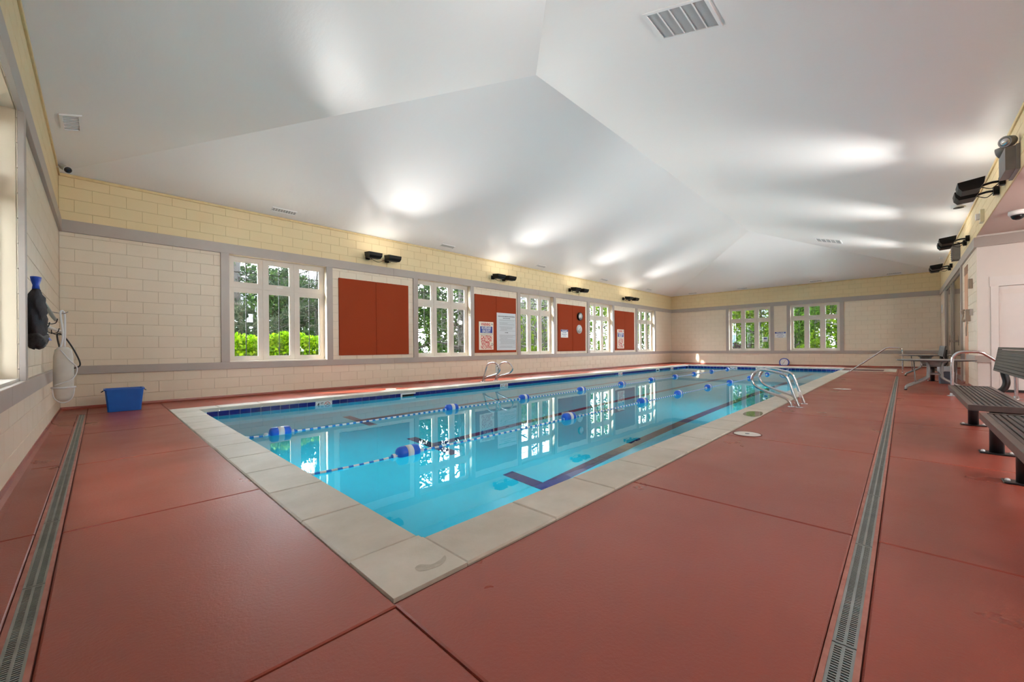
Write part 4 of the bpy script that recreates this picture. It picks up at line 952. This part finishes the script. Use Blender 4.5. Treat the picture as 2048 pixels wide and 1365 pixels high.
# grab rails
def grab_rail(x, pts, label, plate_y, tag_=False):
    root = thing('grab_rail', (x, plate_y, 0), label, 'grab rail', 'stainless grab rails at the pool ladders')
    b = MB(); b.tube(smooth_path([(x, y, z) for y, z in pts], 5), .0215, 12); part('tube', b, steel, root)
    for y in (pts[0][0], pts[-1][0]):
        b = MB(); b.lathe((x, y, 0), [(.052, .001), (.05, .008), (.03, .014)], n=18); part('deck_plate', b, steel, root)
    if tag_:
        b = MB(); y, z = 1.225, .135; b.tube([(x, 1.245, .195), (x, 1.215, .105)], .027, 12); part('label_sleeve', b, whiteplast, root)
RR = [(1.262, 0), (1.286, .075), (1.353, .134), (1.512, .187), (1.677, .249), (1.767, .318), (1.795, .401), (1.768, .48), (1.705, .541), (1.619, .553), (1.483, .526), (1.371, .493), (1.318, .442), (1.279, .34), (1.229, .183), (1.167, 0)]
grab_rail(7.36, RR, 'looped stainless grab rail by benches, nearer one of the pair', 1.2); grab_rail(7.86, [(y+.006, z+.002 if z > 0 else 0) for y, z in RR], 'looped stainless grab rail with white sleeve, farther one of the pair', 1.2, True)
RL = [(8.525, 0), (8.42, .22), (8.332, .43), (8.247, .512), (8.151, .537), (8.022, .54), (7.907, .497), (7.828, .424), (7.812, .345), (7.885, .268), (7.979, .225), (8.179, .178), (8.348, .133), (8.42, .081), (8.438, 0)]
grab_rail(7.5, RL, 'looped stainless grab rail at window side, left one of the pair', 8.5); grab_rail(7.99, RL, 'looped stainless grab rail at window side, right one of the pair', 8.5)
# small instrument hung on the rail
root = thing('chlorine_tester', (7.62, 8.0, .24), 'small white test kit board hanging between the window side rails', 'test kit'); b = MB(); b.rbox((7.56, 8.0, .40), (.05, .05, .24), None, .008); part('case', b, offwhite, root); b = MB(); b.lathe((7.56, 7.974, .44), [(.014, 0), (.014, .006)], (0, -1, 0), 12); part('dial', b, black, root)
root['label'] = 'small white test kit case hung between the window side grab rails'
# skimmer lids
def lid(x, y, r_, label):
    root = thing('skimmer_lid', (x, y, 0), label, 'lid', 'round white skimmer lids in the deck'); b = MB(); b.lathe((x, y, 0), [(r_, .0005), (r_, .004), (r_*.97, .006), (r_*.2, .007), (.001, .007)], n=30, smooth=False); part('cover', b, lidm, root)
    b = MB(); b.lathe((x, y, .006), [(.022, 0), (.022, .003)], n=12); part('finger_hole', b, greyslat, root)
    b = MB(); b.tube([(x+math.cos(a_)*(r_+.006), y+math.sin(a_)*(r_+.006), .002) for a_ in np.linspace(0, 2*math.pi, 30, endpoint=False)], .005, 5, closed=True); part('seat_ring', b, deckgap, root)
lid(4.79, 1.215, .125, 'round white skimmer lid in the red deck nearest the viewer'); lid(11.04, .99, .155, 'round white skimmer lid in the deck farther along by benches'); lid(4.75, 8.62, .12, 'round white skimmer lid in the deck under the windows')

# ================================================================ benches, tables, bins, handrails on the right
def make_bench():
    L = 2.25; root = thing('park_bench', (0, 0, 0), 'x', 'bench', 'slatted metal benches along the deck')
    y1, z = -.34, .445
    b = MB(); t = .032
    for q in ((0, L, -t, 0), (0, L, y1, y1+t), (0, t, y1+t, -t), (L-t, L, y1+t, -t)): b.box(q[0], q[1], q[2], q[3], z-.045, z)
    lpart('seat_rim', b, benchrim, root)
    for k in range(9):
        y = -.032-.0155-k*.0306; b = MB(); b.rbox((L/2, y, z-.012), (L-.07, .0245, .018), None, .004); lpart('seat_slat', b, brownvinyl, root)
    b = MB()
    for k in range(15): x = .1+k*(L-.2)/14; b.rbox((x, y1/2, z-.028), (.012, .27, .012))
    lpart('seat_bearers', b, blackmetal, root)
    for x in (.42, 2.12):
        b = MB(); b.tube([(x, -.19, .005), (x, -.19, z-.04)], .043, 14); lg = lpart('leg', b, blackmetal, root)
        b = MB(); b.rbox((x, -.19, .006), (.12, .2, .010), None, .003); lpart('foot_plate', b, blackmetal, lg)
        for d_ in (-.078, .078):
            b = MB(); b.lathe((x, -.19+d_, .011), [(.014, 0), (.012, .012), (.004, .016)], n=10); lpart('bolt', b, whiteplast, lg)
        b = MB(); b.tube(smooth_path([(x, -.19, z-.07), (x, -.30, z-.075), (x, -.40, z-.03), (x, -.435, z+.06), (x, -.415, z+.2), (x, -.425, z+.36)], 6), .030, 12); lpart('back_support', b, blackmetal, root)
    # backrest, tilted
    def Q(s_, h): return (s_, -.352-.15*h, .632+h)
    b = MB(); H_ = .265
    def bar(b, s0, s1, h0, h1, t0=0, t1=.03): b.hexa([Q(s0, h0), Q(s1, h0), tuple(Vector(Q(s1, h0))+Vector((0, -t1, 0))), tuple(Vector(Q(s0, h0))+Vector((0, -t1, 0))), Q(s0, h1), Q(s1, h1), tuple(Vector(Q(s1, h1))+Vector((0, -t1, 0))), tuple(Vector(Q(s0, h1))+Vector((0, -t1, 0)))])
    for q in ((.0, L, 0, .022), (0, L, H_-.022, H_), (0, .022, .022, H_-.022), (L-.022, L, .022, H_-.022)): bar(b, *q)
    lpart('back_rim', b, greyslat, root)
    for k in range(7):
        b = MB(); h = .03+k*.0305; bar(b, .024, L-.024, h-.003, h+.0245, 0, .018); lpart('back_slat', b, greyslat, root)
    return root
bench = make_bench()
for i, (x, y, lb) in enumerate(((2.16, -.367, 'brown slatted metal bench nearest the viewer at right edge'), (4.9, -.35, 'brown slatted bench with grey slatted backrest behind the nearest bench'), (14.4, -.27, 'slatted bench beyond the round tables, its backrest catching light'))):
    o = bench if i == 0 else copy_tree(bench); o.location = (x, y, 0); o['label'] = lb
def make_table():
    root = thing('round_table', (0, 0, 0), 'x', 'table', 'round folding tables by the benches'); zt_ = .63
    b = MB(); b.lathe((0, 0, 0), [(.02, zt_-.026), (.545, zt_-.026), (.56, zt_-.02), (.56, zt_-.006), (.545, zt_)], n=40, smooth=False); lpart('table_top', b, tabletop, root)
    b = MB(); b.tube([(math.cos(a_)*.556, math.sin(a_)*.556, zt_-.013) for a_ in np.linspace(0, 2*math.pi, 40, endpoint=False)], .012, 6, closed=True); lpart('edge_band', b, brownvinyl, root)
    for sx in (-1, 1):
        for sy in (-1, 1):
            b = MB(); b.tube(smooth_path([(sx*.20, sy*.15, zt_-.03), (sx*.21, sy*.10, zt_-.08), (sx*.21, sy*.092, .34), (sx*.21, sy*.12, .25), (sx*.21, sy*.30, .13), (sx*.21, sy*.40, .07), (sx*.21, sy*.425, .008)], 5), .021, 10); lg = lpart('leg', b, tableleg, root)
            b = MB(); b.lathe((sx*.21, sy*.426, .0), [(.022, .001), (.026, .02), (.022, .03)], n=12); lpart('foot_cap', b, blackmetal, lg)
            b = MB(); b.tube([(sx*.21, sy*.28, .145), (sx*.02, sy*.30, zt_-.028)], .010, 8); lpart('brace', b, tableleg, root)
        for z in (.34, .50):
            b = MB(); b.tube([(sx*.21, -.092, z), (sx*.21, .092, z)], .012, 8); lpart('crossbar', b, tableleg, root)
        b = MB(); b.rbox((sx*.205, 0, zt_-.07), (.012, .16, .08), None, .004); lpart('apron_plate', b, tableleg, root)
    return root
tb = make_table()
for i, (x, y, lb) in enumerate(((11.85, -.40, 'round grey folding table beside the handrail, nearer one'), (17.15, -.39, 'round grey folding table near the far wall, farther one'))):
    o = tb if i == 0 else copy_tree(tb); o.location = (x, y, 0); o['label'] = lb
# trash can with liner
root = thing('trash_can', (14.08, -.64, 0), 'slate grey wastebasket with clear liner under the tables', 'trash can')
b = MB(); b.loft([rr(13.96, 14.20, -.735, -.545, .003), rr(13.94, 14.22, -.755, -.525, .40), rr(13.955, 14.205, -.74, -.54, .40), rr(13.975, 14.185, -.72, -.56, .02)]); b.face(list(range(8))[::-1]); k = len(b.v); b.face(list(range(k-8, k))); part('tub', b, greyplast, root)
rg = []
for z, d_ in ((.29, .006), (.33, .012), (.37, .006), (.405, .014), (.415, .004), (.40, -.014)):
    q = rr(13.94-d_, 14.22+d_, -.755-d_, -.525+d_, z); P_ = []
    for i in range(8):
        a_, c_ = Vector(q[i]), Vector(q[(i+1) % 8])
        for t in (0, .25, .5, .75): P_.append(tuple(a_.lerp(c_, t) + Vector((random.uniform(-.004, .004), random.uniform(-.004, .004), random.uniform(-.012, .012)))))
    rg.append(P_)
b = MB(); b.loft(rg, smooth=True); part('liner', b, bagm, root)
# handrail into the alcove
x = 10.79; root = thing('handrail', (x, -.58, 0), 'bent stainless handrail on a round floor flange behind the benches', 'handrail')
b = MB(); b.tube(smooth_path([(x, -.58, .005), (x, -.58, .35), (x, -.582, .62), (x, -.60, .71), (x, -.65, .775), (x, -.73, .797), (x, -.84, .797), (x, -.93, .785), (x, -1.02, .715), (x, -1.25, .50), (x, -1.30, .42), (x, -1.31, .3), (x, -1.31, .005)], 5), .024, 12); part('rail', b, steel, root)
for y in (-.58, -1.31):
    b = MB(); b.lathe((x, y, 0), [(.075, .001), (.072, .01), (.035, .014), (.032, .05)], n=20); part('flange', b, steel, root)
x = 18.84; root = thing('stair_handrail', (x, .105, 0), 'sloping stainless handrail at the pool entry steps', 'handrail')
b = MB(); b.tube(smooth_path([(x, .105, .005), (x, .105, .45), (x, .108, .70), (x, .135, .79), (x, .22, .835), (x, .40, .838), (x, .50, .826), (x, .62, .735), (x, 1.0, .40), (x, 1.34, .11), (x, 1.45, .01)], 5), .022, 12); part('rail', b, steel, root)
for y in (.105, 1.455):
    b = MB(); b.lathe((x, y, 0.0 if y < 1 else .006), [(.055, .001), (.05, .01), (.03, .014)], n=18); part('flange', b, steel, root)
# ================================================================ outside the windows
lawnm = M('lawn_grass', (30, 47, 11), .9, noise=(3, 6), col2=(39, 55, 15), bump=(30, .6, .05))
barkm = M('grey_brown_bark', (28, 24, 21), .9, noise=(14, 5), col2=(19, 16, 15), bump=(40, .8, .03))
twigm = M('dry_brown_twig', (35, 27, 22), .9, noise=(20, 4), col2=(24, 19, 16))
housem = M('pale_house_siding', (63, 63, 67), .8, noise=(2, 3), col2=(67, 67, 71))
roofm = M('grey_shingle_roof', (37, 37, 39), .85, noise=(9, 4), col2=(30, 30, 33))
glassdark = M('house_window_glass', (39, 52, 58), .15)
hedge_leaf = leafmat('hedge_leaves', (44, 76, 8), (76, 106, 12), (98, 118, 18))
pine_leaf = leafmat('pine_needles', (19, 26, 19), (30, 37, 27), (41, 47, 35))
ever_leaf = leafmat('evergreen_leaves', (16, 27, 13), (24, 38, 17), (37, 50, 24))
lime_leaf = leafmat('spring_leaves', (32, 50, 8), (48, 67, 9), (65, 78, 19))
deep_leaf = leafmat('summer_leaves', (17, 34, 9), (30, 50, 13), (47, 63, 19))
plum_leaf = leafmat('plum_leaves', (22, 17, 21), (39, 20, 30), (28, 32, 26))
GZ = -.18
b = MB(); b.poly([(-40, 9.9, GZ), (90, 9.9, GZ), (90, 90, GZ), (-40, 90, GZ)]); b.poly([(23.2, -30, GZ), (90, -30, GZ), (90, 9.9, GZ), (23.2, 9.9, GZ)]); b.poly([(-40, -30, GZ), (-.7, -30, GZ), (-.7, 9.9, GZ), (-40, 9.9, GZ)]); b.poly([(-.7, -30, GZ), (23.2, -30, GZ), (23.2, -3.9, GZ), (-.7, -3.9, GZ)])
struct('ground_lawn', b, lawnm)
bouncem = M('pale_bounce_walk', (232, 229, 222), .85, noise=(4, 5), col2=(220, 216, 208), bump=(50, .2, .004))  # unseen pale walk, added to bounce daylight up to the ceiling
b = MB(); b.box(-3.2, 26.4, 9.9, 11.35, GZ, GZ+.06); b.box(23.2, 25.2, -4.5, 9.9, GZ, GZ+.06); b.box(-2.6, -.7, -4.5, 9.9, GZ, GZ+.06); b.box(-.7, 12.4, -7.0, -3.9, GZ, GZ+.06); struct('path_bounce_walk', b, bouncem)
def quads(name, P, size, mat, parent, asp=.55):
    n_ = len(P); P = np.asarray(P, float); d = rng.normal(size=(n_, 3)); d /= np.linalg.norm(d, axis=1)[:, None]; e = np.cross(d, rng.normal(size=(n_, 3))); e /= np.linalg.norm(e, axis=1)[:, None]
    s_ = (size*rng.uniform(.6, 1.3, n_))[:, None]; d = d*s_; e = e*s_*asp
    V = np.stack([P-d, P-e, P+d, P+e], 1).reshape(-1, 3); me = bpy.data.meshes.new(name); me.vertices.add(n_*4); me.loops.add(n_*4); me.polygons.add(n_)
    org = np.zeros(3); p = parent
    while p: org += np.array(p.location); p = p.parent
    me.vertices.foreach_set('co', (V-org).ravel()); me.loops.foreach_set('vertex_index', np.arange(n_*4)); me.polygons.foreach_set('loop_start', np.arange(n_)*4)
    me.polygons.foreach_set('loop_total', np.full(n_, 4)); me.materials.append(mat); me.update(calc_edges=True); return link(name, me, parent)
def blobs(c, rad, n_, k=14, zlo=None):
    out = []
    cs = [Vector(c) + Vector((rng.normal()*rad[0]*.45, rng.normal()*rad[1]*.45, rng.uniform(-.8, .8)*rad[2])) for _ in range(k)]
    for q in cs:
        v = rng.normal(size=(n_//k, 3)); v /= np.linalg.norm(v, axis=1)[:, None]; v *= (rng.uniform(.5, 1, (n_//k, 1))**.5); v *= np.array(rad)*.42; out.append(v+np.array(q))
    P = np.concatenate(out)
    if zlo is not None: P = P[P[:, 2] > zlo]
    return P
def branch(b, p, d, L, r_, depth, tips):
    p = Vector(p); d = Vector(d).normalized(); n_ = 3; pts = [p]; dd = d
    for k in range(n_):
        dd = (dd + Vector((rng.normal()*.16, rng.normal()*.16, rng.normal()*.12))).normalized(); pts.append(pts[-1] + dd*L/n_)
    b.tube(pts, [r_*(1-.45*k/n_) for k in range(n_+1)], 5, cap=False)
    if depth == 0: tips.append(pts[-1]); return
    for k in range(3 if depth > 1 else 4):
        q = pts[1 + int(rng.integers(0, n_))]; nd = (dd + Vector((rng.normal()*.7, rng.normal()*.7, rng.normal()*.45+.1))).normalized()
        branch(b, q, nd, L*rng.uniform(.55, .8), r_*.5, depth-1, tips)
gT = 'trees outside the windows'
def tree(name, label, x, y, h, r_, leaf=None, n_=0, rad=None, zc=None, kind='leafy', size=.07, start=1.0):
    root = thing(name, (x, y, GZ), label, 'tree', gT); b = MB(); b.tube([(x+.03*math.sin(k*2), y+.02*math.cos(k*3), GZ+h*k/7) for k in range(8)], [r_*(1-.75*k/7) for k in range(8)], 10); part('trunk', b, barkm, root)
    b = MB(); tips = []
    if kind == 'pine':
        P = []
        for k in range(34):
            z = start+rng.uniform(0, 1)*(h-start)*.8; a_ = rng.uniform(0, 2*math.pi); L = (1.9*(1-.55*z/h))*rng.uniform(.75, 1.2); d = Vector((math.cos(a_), math.sin(a_), rng.uniform(-.25, .12)))
            q = [Vector((x, y, z))+d*L*t+Vector((0, 0, -.25*t*t)) for t in (0, .33, .66, 1)]; b.tube(q, [.028, .02, .013, .006], 5, cap=False)
            for t in np.linspace(.25, 1, 12):
                c = Vector((x, y, z))+d*L*t+Vector((0, 0, -.25*t*t)); v = rng.normal(size=(n_//408+1, 3))*[.14, .14, .10]; P.append(v+np.array(c))
        part('branches', b, barkm, root); tag(quads('foliage', np.concatenate(P), size, leaf, root, .12), kind='stuff'); return
    nb_ = 13 if kind == 'bare' else 7
    for k in range(nb_):
        z = start+(h*(.5 if kind == 'bare' else .75)-start)*k/(nb_-1)+rng.uniform(-.2, .2); a_ = k*2.4+rng.uniform(-.4, .4); branch(b, (x, y, z), (math.cos(a_), math.sin(a_), .3 if kind == 'bare' else .55), (rad[0] if rad else 1.8)*rng.uniform(.6, .85), r_*.35, 3 if kind == 'bare' else 2, tips)
    if kind == 'bare':
        for q in tips: b.tube([q, q+Vector((rng.normal()*.2, rng.normal()*.2, rng.normal()*.2)), q+Vector((rng.normal()*.4, rng.normal()*.4, rng.normal()*.35))], [.010, .007, .003], 4, cap=False)
    part('branches', b, barkm, root)
    if n_: tag(quads('foliage', blobs((x, y, zc), rad, n_, 20, GZ+.3), size, leaf, root), kind='stuff')
tree('pine_tree', 'grey trunked pine with thin needles behind the hedge outside first window', 2.75, 13.9, 8.5, .20, pine_leaf, 9000, kind='pine', size=.13, start=.9)
tree('pine_tree', 'smaller thin pine right of the hedge outside first window', 5.3, 14.6, 7.0, .12, pine_leaf, 6000, kind='pine', size=.12, start=.8)
tree('evergreen_tree', 'dark green evergreen at left of the second window', 8.05, 13.0, 5.5, .12, ever_leaf, 5200, (1.3, 1.3, 2.4), 2.0, size=.075)
tree('bare_tree', 'bare branched tree with thick brown trunk outside second window', 10.7, 13.4, 8, .24, ever_leaf, 700, (1.6, 1.6, 2.6), 2.2, kind='bare', start=.7)
tree('bare_tree', 'bare branched tree with tangled twigs outside third window', 15.3, 13.2, 7, .13, lime_leaf, 700, (1.6, 1.5, 1.6), 1.2, kind='bare', start=.4)
tree('bare_tree', 'slender bare tree between third and fourth windows outside', 19.2, 16.6, 7, .12, ever_leaf, 900, (1.6, 1.6, 2), 1.6, kind='bare', start=.4)
tree('leafy_tree', 'yellow green tree outside the fourth window', 23.3, 14.6, 6, .16, lime_leaf, 5200, (2.1, 2.1, 2.3), 3.1, size=.08)
tree('leafy_tree', 'dark leaved tree outside the fifth window by the far corner', 27.6, 13.4, 6.5, .16, deep_leaf, 5200, (1.9, 1.9, 2.7), 2.6, size=.08)
tree('leafy_tree', 'bright yellow green tree outside far wall, left window', 29.0, 6.6, 7, .16, lime_leaf, 9000, (1.6, 1.5, 3.0), 2.6, size=.085)
tree('leafy_tree', 'mid green tree outside far wall between the two windows', 28.2, 4.6, 7, .16, deep_leaf, 9000, (1.5, 1.2, 3.1), 2.5, size=.08)
tree('leafy_tree', 'full green tree outside far wall, right window', 30.5, 2.9, 7, .18, lime_leaf, 7000, (1.7, 1.3, 2.6), 3.3, size=.085)
tree('leafy_tree', 'tall green tree far beyond the right far window', 38.0, .4, 9, .25, deep_leaf, 7000, (3, 2.6, 3.2), 4.4, size=.13)
tree('leafy_tree', 'added unseen dense tree blocking sun at the left end wall', -4.6, 5.6, 7, .2, deep_leaf, 6500, (2.2, 2.4, 3.0), 3.0, size=.2)  # added out of view to keep sun patches off the deck
tree('leafy_tree', 'added unseen dense tree blocking sun outside the near left corner', -4.6, 1.6, 7, .2, deep_leaf, 9000, (2.2, 2.4, 3.0), 3.0, size=.2)  # second sun blocker, added where the camera never looks
for i, (x, y, lf) in enumerate(((7.0, 24, ever_leaf), (15.5, 22, deep_leaf), (21.5, 21, lime_leaf), (28.5, 21.5, deep_leaf), (35.5, 19, ever_leaf))):
    tree('leafy_tree', 'distant tree in the row beyond the window wall, %s from the left' % ('first', 'second', 'third', 'fourth', 'fifth')[i], x, y, 8, .2, lf, 5200, (2.6, 1.8, 2.8), 2.6, size=.15)
for i, x in enumerate((1.2, 4.6, 8.0, 11.2)):  # unseen row added to dim the alcove windows mirrored in the north panes
    tree('leafy_tree', 'added unseen dense tree dimming the alcove windows, %s from the near end' % ('first', 'second', 'third', 'fourth')[i], x, -8.6, 6, .2, deep_leaf, 7000, (1.7, 1.5, 2.8), 2.4, size=.2)
for i, (x, y) in enumerate(((37, 9.0), (37, 5.4))):
    tree('leafy_tree', 'distant tree beyond the far wall, %s of two' % ('left', 'right')[i], x, y, 8, .2, (deep_leaf, lime_leaf)[i], 5200, (1.7, 1.8, 3), 2.8, size=.13)
# hedge: green top over brown twigs
root = thing('clipped_hedge', (3.3, 12.1, GZ), 'clipped hedge, bright green above brown twigs, outside first window', 'hedge')
P = np.stack([rng.uniform(.6, 6.4, 15000), rng.uniform(11.6, 12.7, 15000), .70+.62*rng.uniform(0, 1, 15000)**.6], 1); P[:, 2] += .06*np.sin(P[:, 0]*4)+.05*np.sin(P[:, 1]*5)
tag(quads('foliage', P, .045, hedge_leaf, root, .7), kind='stuff')
b = MB()
for k in range(420):
    x, y = rng.uniform(.6, 6.4), rng.uniform(11.6, 12.7); b.tube([(x, y, GZ), (x+rng.normal()*.08, y+rng.normal()*.08, .35), (x+rng.normal()*.16, y+rng.normal()*.14, .85)], [.014, .010, .005], 4, cap=False)
tag(part('twigs', b, twigm, root), kind='stuff')
def bush(name, label, x, y, rad, leaf, n_, size=.06):
    root = thing(name, (x, y, GZ), label, 'shrub', 'shrubs outside the windows'); b = MB()
    for k in range(9): a_ = k*.7; b.tube([(x, y, GZ), (x+math.cos(a_)*rad*.4, y+math.sin(a_)*rad*.4, .35), (x+math.cos(a_)*rad*.7, y+math.sin(a_)*rad*.7, rad)], [.02, .014, .006], 5, cap=False)
    part('stems', b, twigm, root); tag(quads('foliage', blobs((x, y, rad*.55), (rad, rad, rad*.8), n_, 12, GZ), size, leaf, root), kind='stuff')
bush('leafy_shrub', 'low green shrub outside the third window', 13.6, 12.0, .7, lime_leaf, 2200); bush('leafy_shrub', 'dark green shrub between the second and third windows outside', 11.0, 12.2, .7, ever_leaf, 1800)
bush('leafy_shrub', 'bright green shrub outside the fourth window', 20.2, 13.0, 1.0, lime_leaf, 2400); bush('plum_shrub', 'dark plum coloured shrub outside far wall, left window', 25.6, 7.25, .85, plum_leaf, 2600)
bush('leafy_shrub', 'rounded green shrub outside far wall, right window', 26.4, 3.4, .9, lime_leaf, 2600)
def house(x, y, w_, d_, h, rz, label):
    root = thing('house', (x, y, GZ), label, 'house', 'neighbouring houses', rz); b = MB(); b.box(-w_/2, w_/2, -d_/2, d_/2, 0, h); lpart('walls', b, housem, root)
    b = MB(); r_ = h+2.2; e = .4; b.loft([[(-w_/2-e, -d_/2-e, h), (-w_/2-e, 0, r_), (-w_/2-e, d_/2+e, h)], [(w_/2+e, -d_/2-e, h), (w_/2+e, 0, r_), (w_/2+e, d_/2+e, h)]], cap=True); lpart('roof', b, roofm, root)
    for k in range(4):
        for z in (1.0, 3.6):
            if z+1.4 > h: continue
            xx = -w_/2+w_*(k+.5)/4; b = MB(); b.box(xx-.55, xx+.55, -d_/2-.05, -d_/2-.01, z, z+1.4); f = lpart('window', b, roofm, root); b = MB(); b.box(xx-.47, xx+.47, -d_/2-.06, -d_/2-.051, z+.08, z+1.32); lpart('window_pane', b, glassdark, f)
house(7, 38, 14, 8, 5.6, 0, 'pale two storey house far behind the pine trees'); house(34, 32, 12, 8, 5.6, R(-20), 'pale house far beyond the middle windows'); house(52, 12, 12, 8, 5.6, R(-90), 'pale house far beyond the left far window'); house(48, 0, 7, 7, 3.4, R(-90), 'low pale house far beyond the right far window')

# lettering becomes plain mesh
dg = bpy.context.evaluated_depsgraph_get()
for o in [o for o in scn.objects if o.type == 'FONT']:
    me = bpy.data.meshes.new_from_object(o.evaluated_get(dg)); q = bpy.data.objects.new('lettering', me); COL.objects.link(q); q.parent = o.parent; q.location = o.location; q.rotation_euler = o.rotation_euler; q.scale = o.scale
    bpy.data.objects.remove(o)
